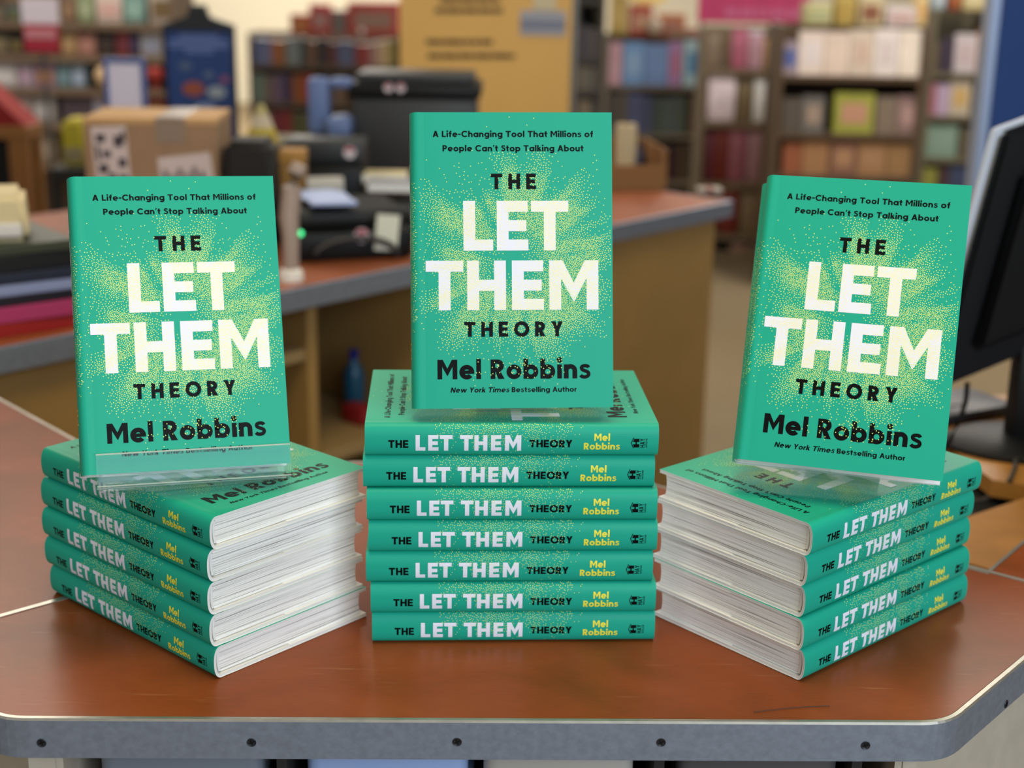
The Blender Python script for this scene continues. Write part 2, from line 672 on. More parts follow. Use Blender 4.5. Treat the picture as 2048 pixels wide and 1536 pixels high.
def front_z(y):
    for a, b in zip(PROF, PROF[1:]):
        if a[1] > BT / 2 and (a[0] - y) * (b[0] - y) <= 0 and a[0] != b[0]:
            f = (y - a[0]) / (b[0] - a[0])
            return a[1] + f * (b[1] - a[1])
    return BT


def offset(prof, d):
    out = []
    for i, p in enumerate(prof):
        a, b = Vector(prof[max(i - 1, 0)]), Vector(prof[min(i + 1, len(prof) - 1)])
        t = (b - a).normalized()
        n = Vector((-t.y, t.x))                  # left of travel = inside
        out.append((p[0] + n.x * d, p[1] + n.y * d))
    return out


def shell(mb, prof, d0, d1, x0, x1, m_out, m_in, m_rim):
    o, i = offset(prof, d0), offset(prof, d1)
    for k in range(len(prof) - 1):
        a, b, c, d = o[k], o[k + 1], i[k], i[k + 1]
        mb.poly([(x0, a[0], a[1]), (x1, a[0], a[1]), (x1, b[0], b[1]), (x0, b[0], b[1])], m_out)
        mb.poly([(x0, d[0], d[1]), (x1, d[0], d[1]), (x1, c[0], c[1]), (x0, c[0], c[1])], m_in)
        mb.poly([(x0, a[0], a[1]), (x0, b[0], b[1]), (x0, d[0], d[1]), (x0, c[0], c[1])], m_rim)
        mb.poly([(x1, b[0], b[1]), (x1, a[0], a[1]), (x1, c[0], c[1]), (x1, d[0], d[1])], m_rim)
    for k in (0, -1):
        a, c = o[k], i[k]
        q = [(x0, a[0], a[1]), (x0, c[0], c[1]), (x1, c[0], c[1]), (x1, a[0], a[1])]
        mb.poly(q if k == 0 else list(reversed(q)), m_out if d0 == 0 else m_rim)


# front cover lettering in fractions of the cover, u from the spine, v from the head (measured off the middle standing book)
def cpx(cx, cy, lower=False):
    px, py = 800 + cx / 4.518, (500 if lower else 200) + cy / 4.518
    v = (py - 223) / 594.0
    u = (px - (821.5 + 4.2 * v)) / 402.0
    return u * BW, v * BH


def cover_text(s, cx0, cx1, ybase, ytop, lower, **kw):
    (u0, vb), (u1, vt) = cpx(cx0, ybase, lower), cpx(cx1, ytop, lower)
    return text(s, u0, u1, -vb, vb - vt, **kw)


white_polys, black_polys, name_polys = [], [], []
for ch, a, b in (('L', 573, 838), ('E', 875, 1157), ('T', 1185, 1520)):
    (u0, vb), (u1, vt) = cpx(a, 1355), cpx(b, 905)
    g, w = glyph(ch, .236)
    white_polys += [[(u0 + p[0] / w * (u1 - u0), -vb + p[1] * (vb - vt)) for p in q] for q in g]
for ch, a, b in (('T', 235, 570), ('H', 608, 955), ('E', 1012, 1297), ('M', 1350, 1793)):
    (u0, vb), (u1, vt) = cpx(a, 540, True), cpx(b, 90, True)
    g, w = glyph(ch, .236)
    white_polys += [[(u0 + p[0] / w * (u1 - u0), -vb + p[1] * (vb - vt)) for p in q] for q in g]
black_polys += cover_text('THE', 818, 1227, 800, 658, False, t=.25, loose=True)
black_polys += cover_text('THEORY', 580, 1472, 782, 645, True, t=.25, loose=True)
black_polys += cover_text('A Life-Changing Tool That Millions of', 296, 1745, 328, 272, False, t=.225)
black_polys += cover_text("People Can't Stop Talking About", 385, 1657, 457, 401, False, t=.225)
name_polys += cover_text('Mel Robbins', 338, 1722, 1166, 988, True, t=.235)
black_polys += cover_text('New York Times Bestselling Author', 455, 1598, 1287, 1241, True, t=.21, slant_until=14)


def inside(polys, x, y):
    for q, (ax, ay, bx, by) in polys:
        if ax <= x <= bx and ay <= y <= by:
            ok = True
            for i in range(len(q)):
                x0, y0 = q[i]
                x1, y1 = q[(i + 1) % len(q)]
                if (x1 - x0) * (y - y0) - (y1 - y0) * (x - x0) < -1e-12:
                    ok = False
                    break
            if ok:
                return True
    return False


def boxed(polys):
    out = []
    for q in polys:
        q = ccw([tuple(p) for p in q])
        xs, ys = [p[0] for p in q], [p[1] for p in q]
        out.append((q, (min(xs), min(ys), max(xs), max(ys))))
    return out


# burst of dots: ring of high density round the title with radial streaks
rng = np.random.default_rng(11)
GRID = rng.random((64, 64))


def vnoise(a, b):
    ia, ib = math.floor(a), math.floor(b)
    fa, fb = a - ia, b - ib
    fa, fb = fa * fa * (3 - 2 * fa), fb * fb * (3 - 2 * fb)
    g = lambda i, j: GRID[i % 64, j % 64]
    return (g(ia, ib) * (1 - fa) + g(ia + 1, ib) * fa) * (1 - fb) + (g(ia, ib + 1) * (1 - fa) + g(ia + 1, ib + 1) * fa) * fb


def smooth01(x, a, b):
    x = max(0.0, min(1.0, (x - a) / (b - a)))
    return x * x * (3 - 2 * x)


PX = BW / 402.0                                   # size of one photo pixel on the standing cover


def burst():
    cx, cy = 203 * PX, -303 * PX                  # centre of the burst
    cell, grid, out = 2.4 * PX, {}, []
    n = 0
    for _ in range(150000):
        x = rng.uniform(-.012, BW - .0012)
        y = -rng.uniform(.03, .215)
        dx, dy = (x - cx) / PX, (y - cy) / PX
        up = dy > 0
        rr = math.hypot(dx / 212, dy / (232 if up else 200))
        ang = math.atan2(dy, dx)
        s1 = vnoise(ang * 7 / math.pi * 2 + 40, rr * 1.4 + 5)
        s2 = vnoise(ang * 17 / math.pi * 2 + 11, rr * 2.2 + 9)
        s3 = vnoise(x * 55 + 3, y * 55 + 60)
        s = .5 * s1 + .3 * s2 + .2 * s3
        base = smooth01(rr, .12, .5) * (1 - smooth01(rr, .62, 1.16))
        base = base + .10 * smooth01(rr, .06, .3) * (1 - smooth01(rr, .5, .7))
        edge = smooth01(rr, .55, 1.1)
        d = base * (smooth01(s, .20 + .26 * edge, .52 + .16 * edge) * .95 + .02)
        if rng.random() > d * 1.15:
            continue
        md = (2.35 + 2.2 * (1 - min(1, d * 1.35))) * PX
        gx, gy = int(x / cell + 100), int(y / cell)
        bad = False
        for i in range(gx - 2, gx + 3):
            for j in range(gy - 2, gy + 3):
                for qx, qy in grid.get((i, j), ()):
                    if (qx - x) ** 2 + (qy - y) ** 2 < md * md:
                        bad = True
                        break
                if bad:
                    break
            if bad:
                break
        if bad:
            continue
        grid.setdefault((gx, gy), []).append((x, y))
        out.append((x, y))
    return out


DOTS = burst()
for q in ((985, 148), (1205, 158), (780, 235), (1145, 220), (240, 535), (1745, 560), (1776, 538), (1758, 492)):   # stray dots near the head
    u, v = cpx(*q)
    DOTS.append((u, -v))


def hexagon(x, y, r, n=7):
    return [(x + r * math.cos(2 * math.pi * k / n + .3), y + r * math.sin(2 * math.pi * k / n + .3)) for k in range(n)]


def clip_strips(poly, z0, z1, step):
    """cut a convex polygon (a, z) into strips so that it can follow the curved spine"""
    out = []
    k0, k1 = math.floor(min(p[1] for p in poly) / step), math.ceil(max(p[1] for p in poly) / step)
    for k in range(k0, k1):
        q = [tuple(p) for p in poly]
        for lim, sign in ((k * step, 1), ((k + 1) * step, -1)):
            r = []
            for i in range(len(q)):
                a, b = q[i], q[(i + 1) % len(q)]
                ia, ib = sign * (a[1] - lim) >= 0, sign * (b[1] - lim) >= 0
                if ia:
                    r.append(a)
                if ia != ib:
                    f = (lim - a[1]) / (b[1] - a[1])
                    r.append((a[0] + f * (b[0] - a[0]), lim))
            q = r
            if len(q) < 3:
                break
        if len(q) >= 3:
            out.append(q)
    return out


def jacket_mesh(open_angle=0.0):
    mb = MB()
    shell(mb, PROF, 0.0, .00035, 0, BH, M_GREEN, M_PAPER, M_PAPER)
    # flaps folded inside the boards
    for z in (BT - .0030, .0027):
        mb.box((.0002, BW - .085, z), (BH - .0002, BW - .0003, z + .0003), M_PAPER)
    e1, e2 = .00006, .00013
    wb_, bb, nb = boxed(white_polys), boxed(black_polys), boxed(name_polys)

    def front(poly, m, e):
        flat = max(p[0] for p in poly) > .016
        mb.poly([(-y, x, BT + e if flat else front_z(x) + e) for x, y in ccw([tuple(p) for p in poly])], m)
    for k, (q, _) in enumerate(wb_):              # strokes of a letter overlap: each a few microns above the one before
        front(q, M_WHITE, e1 + 7e-6 * (k % 8))
    for k, (q, _) in enumerate(bb + nb):
        front(q, M_BLACK, e1 + 7e-6 * (k % 8))
    spine_dots = []
    for x, y in DOTS:
        if x < .0062:
            continue
        if inside(wb_, x, y):
            front(hexagon(x, y, 1.2 * PX), M_DOTW, e2)
        elif inside(bb, x, y):
            continue
        else:
            front(hexagon(x, y, 1.12 * PX), M_DOT, e2)
    for _ in range(70):                           # sparse dots that run over the author's name
        x, y = rng.uniform(.3, .78) * BW, -rng.uniform(.83, .925) * BH
        if -y / BH > .9 and rng.random() < .7:
            continue
        front(hexagon(x, y, 1.1 * PX), M_DOT, e2)

    # spine: a along the book, z across it
    def spx(cx, cy):
        return (cx - 140) / 1808 * BH, BT * (1 - (cy - 785) / 183) + .0014

    level = [0]

    def sp(poly, m, e):
        level[0] = (level[0] + 1) % 8
        e += 7e-6 * level[0]
        for q in clip_strips(poly, 0, BT, .0012):
            mb.poly([(p[0], spine_y(p[1]) - e, p[1]) for p in ccw(q)], m)

    def stext(s, x0, x1, yb, yt, m, **kw):
        (a0, zb), (a1, zt) = spx(x0, yb), spx(x1, yt)
        polys = text(s, a0, a1, zb, zt - zb, **kw)
        for q in polys:
            sp(q, m, .00008)
        return polys
    stext('THE', 283, 406, 925, 880, M_BLACK, t=.24)
    for ch, a, b in (('L', 450, 510), ('E', 527, 590), ('T', 598, 676), ('T', 722, 800), ('H', 810, 890), ('E', 912, 976), ('M', 998, 1098)):
        (a0, zb), (a1, zt) = spx(a, 942), spx(b, 852)
        g, w = glyph(ch, .25)
        for q in g:
            sp([(a0 + p[0] / w * (a1 - a0), zb + p[1] * (zt - zb)) for p in q], M_WHITE, .00008)
    stext('THEORY', 1148, 1413, 921, 878, M_BLACK, t=.24)
    stext('Mel', 1548, 1645, 883, 843, M_YELLOW, t=.22)
    stext('Robbins', 1485, 1708, 934, 895, M_YELLOW, t=.22)
    # publisher's mark: a small house with an H, letters set sideways beside it
    def lp(pts):
        sp([spx(x, y) for x, y in pts], M_BLACK, .00008)
    lp([(1776, 895), (1781, 895), (1795, 865), (1790, 864)])
    lp([(1781, 895), (1776, 895), (1790, 926), (1795, 925)])
    lp([(1795, 871), (1828, 871), (1828, 890), (1788, 890)])
    lp([(1788, 902), (1828, 902), (1828, 922), (1795, 922)])
    lp([(1804, 889), (1813, 889), (1813, 903), (1804, 903)])
    for word, xa, xb, k in (('HAY', 1832, 1862, .42), ('HOUSE', 1867, 1877, .18)):
        for q in text(word, 0, 1, 0, k, t=.2):
            # turned a quarter: reading direction runs up the thickness of the spine
            lp([(xb - (p[1] / k) * (xb - xa), 922 - p[0] * 52) for p in q])
    # dots that spill from the cover over the front edge of the spine
    r2 = np.random.default_rng(5)
    pts = []
    for _ in range(5000):
        cxp, cyp = r2.uniform(560, 1480), 785 + r2.exponential(36)
        if cyp > 960:
            continue
        f = (cyp - 785) / 183
        w = math.exp(-((cxp - 930) / 190) ** 2) + .75 * math.exp(-((cxp - 1180) / 60) ** 2) + .3 * math.exp(-((cxp - 1340) / 90) ** 2) + .25 * math.exp(-((cxp - 660) / 60) ** 2)
        w *= .35 + .9 * smooth01(vnoise(cxp / 36, f * 1.2 + 30), .3, .65)
        if r2.random() > w * (1 - f * .6):
            continue
        if any((cxp - a) ** 2 + (cyp - b) ** 2 < 8.2 ** 2 for a, b in pts):
            continue
        pts.append((cxp, cyp))
        if len(pts) > 430:
            break
    for cxp, cyp in pts:
        a, z = spx(cxp, cyp)
        z -= .0014
        if z > BT - .0004:
            continue
        mb.poly([(p[0], spine_y(min(p[1], BT - .0002)) - .00017, p[1]) for p in hexagon(a, z, .00036, 6)], M_DOT)
    if open_angle:
        c, s = math.cos(open_angle), math.sin(open_angle)
        mb.v = [swing(p, c, s) for p in mb.v]
    return mb.mesh('jacket', math.radians(40))


def swing(p, c, s):
    """swing the front board open about its hinge"""
    x, y, z = p
    if z < BT * .72 or y < .009:
        return p
    dy, dz = y - .009, z - BT
    return (x, .009 + dy * c - dz * s, BT + dy * s + dz * c)


def case_mesh(open_angle=0.0):
    mb = MB()
    shell(mb, PROF, .00042, .0026, .0006, BH - .0006, M_CASE, M_CASE, M_CASE)
    if open_angle:
        c, s = math.cos(open_angle), math.sin(open_angle)
        mb.v = [swing(p, c, s) for p in mb.v]
    return mb.mesh('hard_cover', math.radians(40))


def block_mesh():
    mb = MB()
    x0, x1 = .0035, BH - .0035
    z0, z1 = .0031, BT - .0032
    out = []
    n = 8
    for k in range(n + 1):                        # rounded back of the text block
        f = k / n
        out.append((.0052 + .0022 * (2 * f - 1) ** 2, z0 + (z1 - z0) * f))
    for k in range(n + 1):                        # hollow fore-edge
        f = 1 - k / n
        out.append((BW - .0042 - .0016 * (1 - (2 * f - 1) ** 2), z0 + (z1 - z0) * f))
    for i in range(len(out)):
        a, b = out[i], out[(i + 1) % len(out)]
        mb.poly([(x1, a[0], a[1]), (x1, b[0], b[1]), (x0, b[0], b[1]), (x0, a[0], a[1])], M_PAGES)
    mb.poly([(x1, y, z) for y, z in reversed(out)], M_PAGES)
    mb.poly([(x0, y, z) for y, z in out], M_PAGES)
    return mb.mesh('page_block')


def band_mesh(x):
    mb = MB()
    mb.tube([(x, .0058, .0045), (x, .0048, BT * .35), (x, .0046, BT / 2), (x, .0048, BT * .65), (x, .0058, BT - .0046)], .0011, M_PAPER, 8)
    return mb.mesh('headband', math.radians(50))


JACKET, CASE_ME, BLOCK, BANDS = jacket_mesh(), case_mesh(), block_mesh(), (band_mesh(.0034), band_mesh(BH - .0034))


def green_book_proto(label, group, jacket=JACKET, case=CASE_ME):
    root = thing('hardcover_book', label, 'book', group=group)
    for n, me in (('jacket', jacket), ('hard_cover', case), ('page_block', BLOCK), ('headband', BANDS[0]), ('headband', BANDS[1])):
        o = bpy.data.objects.new(n, me)
        COL.objects.link(o)
        o.parent = root
    return root


def dup(root, label, group=None):
    r = root.copy()
    COL.objects.link(r)
    r['label'] = label
    if group:
        r['group'] = group
    for ch in list(root.children):
        c = ch.copy()
        COL.objects.link(c)
        c.parent = r
        for g in list(ch.children):
            d = g.copy()
            COL.objects.link(d)
            d.parent = c
    return r


# stack frames: origin at the outer spine corner (head end, or near end), yaw; then per book shifts along, across, and twist
STACKS = [
    ('middle', (-.1117, .0429, .0539), ['lowest', 'second from the bottom', 'third from the bottom', 'fourth from the bottom', 'third from the top', 'second from the top', 'topmost'],
     [(-.0002, .0008, .0001), (-.0010, -.0020, -.0003), (-.0045, -.0010, -.0001), (-.0021, -.0016, -.0003), (-.0034, -.0018, -.0003), (-.0062, .0021, .0004), (-.0044, .0012, .0003)]),
    ('left', (-.4044, .1289, -.718), ['lowest', 'second from the bottom', 'in the middle', 'second from the top', 'topmost'],
     [(-.0012, .0020, -.0050), (-.0024, -.0005, -.0032), (-.0026, -.0009, -.0033), (-.0027, .0005, -.0046), (.0004, .0010, -.0003)]),
    ('right', (.234, -.0135, .7257), ['lowest', 'second from the bottom', 'in the middle', 'second from the top', 'topmost'],
     [(.0020, .0020, .0050), (-.0021, .0021, -.0006), (-.0004, .0046, .0047), (-.0023, .0035, .0007), (-.0040, -.0001, -.0064)]),
]
proto = None
TOPS = {}
for side, (sx, sy, syaw), names, shifts in STACKS:
    for k, ((da, db, dyaw), nm) in enumerate(zip(shifts, names)):
        n_in = {'middle': 'seven-book middle', 'left': 'five-book left', 'right': 'five-book right'}[side]
        lab = f'green hardcover book lying {nm} of the {n_in} stack'
        if k == len(names) - 1:
            lab = f'green hardcover book lying on top of the {n_in} stack, cover showing'
        grp = f'green books in the {side} stack'
        if proto is None:
            b = proto = green_book_proto(lab, grp)
        else:
            b = dup(proto, lab, grp)
        x = sx + da * math.cos(syaw) - db * math.sin(syaw)
        y = sy + da * math.sin(syaw) + db * math.cos(syaw)
        b.location = (x, y, k * BT + .0001 * k + .0002)
        b.rotation_euler = (0, 0, syaw + dyaw)
    TOPS[side] = len(names) * BT + .0001 * len(names) + .0002

# the standing books: upright frame has x to the right, y into the book, z up the cover
UP = Matrix(((0, 1, 0, 0), (0, 0, -1, 0), (-1, 0, 0, 0), (0, 0, 0, 1)))


def stand_matrix(loc, yaw, lean, roll):
    return Matrix.Translation(loc) @ Matrix.Rotation(math.radians(yaw), 4, 'Z') @ Matrix.Rotation(math.radians(lean), 4, 'X') @ Matrix.Rotation(math.radians(roll), 4, 'Y')


LOCAL = UP @ Matrix.Translation((-BH, -BW / 2, -BT))       # cover foot centre to the origin
OPEN = math.radians(3.5)
open_proto_meshes = (jacket_mesh(OPEN), case_mesh(OPEN))
STAND = {
    'middle': ((.0015, .0550, .2028), 3.0, -15.2, -.65),
    'left': ((-.2517, .0201, .1587), 17.93, -23.08, 1.4),
    'right': ((.2552, .0228, .1671), -17.44, -24.4, -.33),
}
sm = stand_matrix(*STAND['middle'])
b = dup(proto, 'green hardcover book standing face out above the middle stack', 'green books standing face out')
b.matrix_world = sm @ LOCAL
sl = stand_matrix(*STAND['left'])
b = dup(proto, 'green hardcover book standing face out behind the clear plastic lip', 'green books standing face out')
b.matrix_world = sl @ LOCAL
# the right one has its front board slightly open; a second copy stands behind it
l3, y3, le3, ro3 = STAND['right']
sr0 = stand_matrix(l3, y3, le3, ro3)
b = green_book_proto('green hardcover book standing face out above the right stack, front cover ajar', 'green books standing face out', *open_proto_meshes)
hinge = Matrix.Translation((-BW / 2 + .009, 0, 0)) @ Matrix.Rotation(OPEN, 4, 'Z') @ Matrix.Translation((BW / 2 - .009, 0, 0))
sr = sr0 @ hinge
b.matrix_world = sr @ LOCAL
b = dup(proto, 'green hardcover book standing hidden behind the right face-out book, only its spine edge showing', 'green books standing face out')
b.matrix_world = sr @ Matrix.Translation((-.0035, BT + .0006, .0016)) @ Matrix.Rotation(math.radians(-.5), 4, 'Y') @ LOCAL


# ------------------------------------------------------------------ clear stands
def strip_profile(mb, pts, t, x0, x1, M, material):
    """a bent sheet: pts (y, z) profile of thickness t, swept in x"""
    o, i = pts, []
    for k, p in enumerate(pts):
        a, b = Vector(pts[max(k - 1, 0)]), Vector(pts[min(k + 1, len(pts) - 1)])
        d = (b - a).normalized()
        i.append((p[0] - d.y * t, p[1] + d.x * t))
    ring = o + list(reversed(i))
    n = len(ring)
    base = len(mb.v)
    for x in (x0, x1):
        for y, z in ring:
            mb.v.append(tuple(M @ Vector((x, y, z))))
    k = mb.mi(material)
    for j in range(n):
        mb.f.append((base + j, base + (j + 1) % n, base + n + (j + 1) % n, base + n + j))
        mb.m.append(k)
    m = len(pts)
    for j in range(m - 1):
        a, b, c, d = j, j + 1, n - 2 - j, n - 1 - j
        mb.f.append((base + d, base + c, base + b, base + a))
        mb.f.append((base + n + a, base + n + b, base + n + c, base + n + d))
        mb.m += [k, k]


def easel(side, S, label, lip, depth, halfw, xoff=0.0):
    loc, yaw = STAND[side][0], STAND[side][1]
    foot = Vector((loc[0], loc[1], TOPS[side]))
    root = thing('book_easel', label, 'book stand', foot, math.radians(yaw), 'clear plastic book easels')
    W2L = root.matrix_basis.inverted()
    M = W2L @ S
    x0, x1 = -halfw + xoff, halfw + xoff
    if lip:
        mb = MB()
        strip_profile(mb, [(-.0042, .0150), (-.0042, -.0060), (-.0035, -.0080), (-.0015, -.0090), (.0, -.0090), (depth, -.0090)], -.0025, x0, x1, M, M_ACRYL)
        for y, z, r in ((-.0030, .0151, .0006), (-.0012, -.0094, .0005), (depth, -.0094, .0005)):  # thin pale strips paint the bright edge lines of the lip
            mb.box((x0, y - r * 1.6, z - r), (x1, y + r * 1.6, z + r), M_ACRYL_GLINT, .0002, M)
        mb.build('front_lip', root)
        mb = MB()
        mb.box((x0 + .002, .0008, -.0064), (x1 - .002, depth - .003, -.0006), M_ACRYL, M=M)
        mb.build('ledge', root)
        zl = -.0090
    else:
        mb = MB()
        mb.box((x0, .012, -.0030), (x1, depth, -.0006), M_ACRYL, .0006, M=M)
        mb.build('ledge', root)
        zl = -.0036
    mb = MB()
    mb.box((x0, depth, zl), (x1, depth + .0025, .13), M_ACRYL, .0006, M=M)
    mb.build('back_panel', root)
    # upright riser and base plate resting on the stack
    p = M @ Vector((0, depth - .004, zl))
    mb = MB()
    mb.box((x0 + .008, p.y - .002, .0022), (x1 - .008, p.y + .0005, p.z + .0022), M_ACRYL, .0004)
    mb.build('riser', root)
    mb = MB()
    mb.box((x0 + .004, p.y - .004, .0002), (x1 - .004, p.y + .085, .0022), M_ACRYL, .0005)
    mb.build('base_plate', root)
    q = M @ Vector((0, depth + .003, .115))
    mb = MB()
    a, c = Vector((0, q.y, q.z)), Vector((0, p.y + .080, .0022))
    d = (c - a).normalized()
    nrm = Vector((0, -d.z, d.y)) * .00125
    for s in (1,):
        pts = [a + nrm, a - nrm, c - nrm, c + nrm]
        for x in (-.03, .03):
            pass
        mb.poly([(-.03, p_.y, p_.z) for p_ in pts], M_ACRYL)
        mb.poly([(.03, p_.y, p_.z) for p_ in reversed(pts)], M_ACRYL)
        for i in range(4):
            u_, v_ = pts[i], pts[(i + 1) % 4]
            mb.poly([(-.03, v_.y, v_.z), (-.03, u_.y, u_.z), (.03, u_.y, u_.z), (.03, v_.y, v_.z)], M_ACRYL)
    mb.build('prop_leg', root)
    return root


easel('left', sl, 'clear plastic book easel with a deep front lip on the left stack', True, BT + .0012, .0745, .005)
easel('middle', sm, 'clear plastic book easel under the middle standing book', False, BT + .001, .034)
easel('right', sr, 'clear plastic book easel under the right standing books', False, 2 * BT + .0022, .034)

# ------------------------------------------------------------------ checkout counter (V shaped desk seen at its tip)
def rounded(path, r, idx, n=6):
    out = []
    for i, p in enumerate(path):
        if i not in idx:
            out.append(tuple(p))
            continue
        p0, p1, p2 = Vector(path[i - 1]), Vector(p), Vector(path[(i + 1) % len(path)])
        a, b = p1 + (p0 - p1).normalized() * r, p1 + (p2 - p1).normalized() * r
        for k in range(n + 1):
            f = k / n
            out.append(tuple((1 - f) ** 2 * a + 2 * f * (1 - f) * p1 + f * f * b))
    return out


def inset(path, d):
    """inset a counter-clockwise closed path"""
    out = []
    n = len(path)
    for i in range(n):
        p0, p1, p2 = Vector(path[i - 1]), Vector(path[i]), Vector(path[(i + 1) % n])
        t1, t2 = (p1 - p0).normalized(), (p2 - p1).normalized()
        n1, n2 = Vector((-t1.y, t1.x)), Vector((-t2.y, t2.x))
        m = (n1 + n2)
        m = m / max(.3, m.dot(n1))
        out.append(tuple(p1 + m * d))
    return out


F0, F1 = Vector((-.379, -.0905)), Vector((.334, -.0718))
DL, DR = Vector((-.655, .756)).normalized(), Vector((.655, .756)).normalized()
L1, R1 = F0 + DL * .85, F1 + DR * 1.3
RI = Vector((.4495, .2175))                                   # inner corner of the right wing
R2 = RI + Vector((.05, .065)).normalized() * 1.05
LI = Vector((-.43, .471))
L2 = LI + Vector((-.67, .74)).normalized() * .46
outline = [F0, F1, R1, R2, RI, Vector((.10, .485)), Vector((-.1, .505)), LI, L2, L1]
outer = rounded(outline, .022, (0, 1))
counter = thing('checkout_counter', 'brown topped checkout counter with metal edging carrying the three book stacks', 'counter', (0, 0, -.95))
Z = .95
mb = MB()
top_path = inset(outer, .0052)
mb.prism(top_path, Z - .030, Z - .0002, M_COUNTER)
mb.build('countertop', counter)
mb = MB()
n = len(outer)
inner = inset(outer, .0046)
lipo = inset(outer, .0012)
for i in range(n):
    a, b = outer[i], outer[(i + 1) % n]
    la, lb = lipo[i], lipo[(i + 1) % n]
    ia, ib = inner[i], inner[(i + 1) % n]
    z1, z0 = Z, Z - .0325
    mb.poly([(*a, z0), (*b, z0), (*b, z1 - .0016), (*a, z1 - .0016)], M_METAL)
    mb.poly([(*a, z1 - .0016), (*b, z1 - .0016), (*lb, z1), (*la, z1)], M_METAL_LIP)
    mb.poly([(*la, z1), (*lb, z1), (*ib, z1), (*ia, z1)], M_METAL_LIP)
    mb.poly([(*ia, z1), (*ib, z1), (*ib, z1 - .004), (*ia, z1 - .004)], M_METAL_LIP)
    mb.poly([(*b, z0), (*a, z0), (*ia, z0), (*ib, z0)], M_METAL)
mb.build('metal_edging', counter, smooth=math.radians(35))


def screw(px, py, p0, p1):
    """countersunk screw on the edging between p0 and p1"""
    p0, p1 = Vector((p0.x, p0.y, 0)), Vector((p1.x, p1.y, 0))
    d = (p1 - p0).normalized()
    nrm = Vector((d.y, -d.x, 0))
    r = ray(px, py)
    t = (p0 - Vector((CAM.x, CAM.y, 0))).dot(nrm) / Vector((r.x, r.y, 0)).dot(nrm)
    q = CAM + t * r
    q.z += .95
    M = Matrix.Translation(q) @ nrm.to_track_quat('Z', 'Y').to_matrix().to_4x4()
    mb = MB()
    mb.lathe([(.0036, -.001), (.0036, .0003), (.0033, .0006), (.0026, .0003), (.0012, .0001)], M_SCREW, 20, M)
    s = mb.build('screw', counter, smooth=math.radians(35))
    mb = MB()
    for a in (0, math.pi / 2):
        mb.box((-.0022, -.00035, .0002), (.0022, .00035, .0007), M_BLACKP, 0, M @ Matrix.Rotation(a + .4, 4, 'Z'))
    mb.build('drive_slot', s)


for px, py in ((83, 1486), (503, 1485), (914, 1484), (1322, 1485), (1731, 1491)):
    screw(px, py, F0, F1)
screw(2012, 1408, F1, R1)


def strip(name, a, b, w=.0055, h=.0008):
    a, b = Vector(a), Vector(b)
    d = (b - a).normalized()
    nn = Vector((-d.y, d.x)) * w / 2
    mb = MB()
    mb.prism([tuple(a - nn), tuple(b - nn), tuple(b + nn), tuple(a + nn)], Z - .002, Z + h - .0002, M_METAL_LIP)
    return mb.build(name, counter)


strip('seam_strip', (-.484, .038), (-.24, .254))
strip('seam_strip', (.5245, .1625), (.424, .2375))
# cabinet below, set back from the edging, with an open cubby facing the camera
cab = inset(outline, .028)
mb = MB()
bx0, bx1 = P(112, 1530, Y=-.06).x, P(1818, 1530, Y=-.06).x
c0, c1 = Vector(cab[0]), Vector(cab[1])
fy = lambda x: c0.y + (x - c0.x) / (c1.x - c0.x) * (c1.y - c0.y)
zt, zb = Z - .031, 0.0
for a, b in ((c0, Vector((bx0, fy(bx0)))), (Vector((bx1, fy(bx1))), c1)):
    mb.poly([(a.x, a.y, zb), (b.x, b.y, zb), (b.x, b.y, zt), (a.x, a.y, zt)], M_BEIGE)
mb.poly([(bx0, fy(bx0), zb), (bx1, fy(bx1), zb), (bx1, fy(bx1), Z - .30), (bx0, fy(bx0), Z - .30)], M_BEIGE)
nc = len(cab)
for i in range(1, nc):
    a, b = cab[i], cab[(i + 1) % nc]
    mb.poly([(a[0], a[1], zb), (b[0], b[1], zb), (b[0], b[1], zt), (a[0], a[1], zt)], M_BEIGE)
mb.build('cabinet', counter)
mb = MB()
for x in (bx0, bx1):
    mb.box((x - .006, fy(x) + .001, Z - .30), (x + .006, fy(x) + .26, zt), M_BEIGE)
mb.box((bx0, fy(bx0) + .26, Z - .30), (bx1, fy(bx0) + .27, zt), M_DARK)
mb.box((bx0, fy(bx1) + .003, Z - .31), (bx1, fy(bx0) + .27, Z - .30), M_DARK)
mb.build('cubby', counter)
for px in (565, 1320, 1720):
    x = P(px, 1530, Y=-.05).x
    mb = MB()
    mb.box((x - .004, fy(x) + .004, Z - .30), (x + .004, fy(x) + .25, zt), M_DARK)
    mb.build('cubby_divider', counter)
# folded shopping bags lying in the cubby
for i, (pa, pb, hexc, lab) in enumerate(((185, 540, '#6f7680', 'grey folded plastic bag in the leftmost cubby under the counter'), (600, 950, '#8fa5cf', 'pale blue folded bag in the second cubby under the counter'),
                                          (960, 1290, '#a8a49c', 'off-white folded bag in the wide cubby under the counter'), (1345, 1700, '#4c4a4c', 'dark folded bag in the cubby left of the beige end panel'))):
    xa, xb = P(pa, 1530, Y=-.03).x, P(pb, 1530, Y=-.03).x
    y0 = fy((xa + xb) / 2) + .012
    mb = MB()
    m_ = mat('bag_film', hexc, .35)
    for k in range(5):
        z = .0 + .052 * k
        e = .004 * math.sin(k * 2.1 + i)
        mb.box((0 + e + .006, .004 * (k % 2), z), (xb - xa - .006 + e, .2, z + .0515), m_, .012, seg=3)
    tag(mb.build('folded_bag', loc=(xa, y0, -.2995), smooth=math.radians(50)), lab, 'bag', 'folded bags in the cubby')

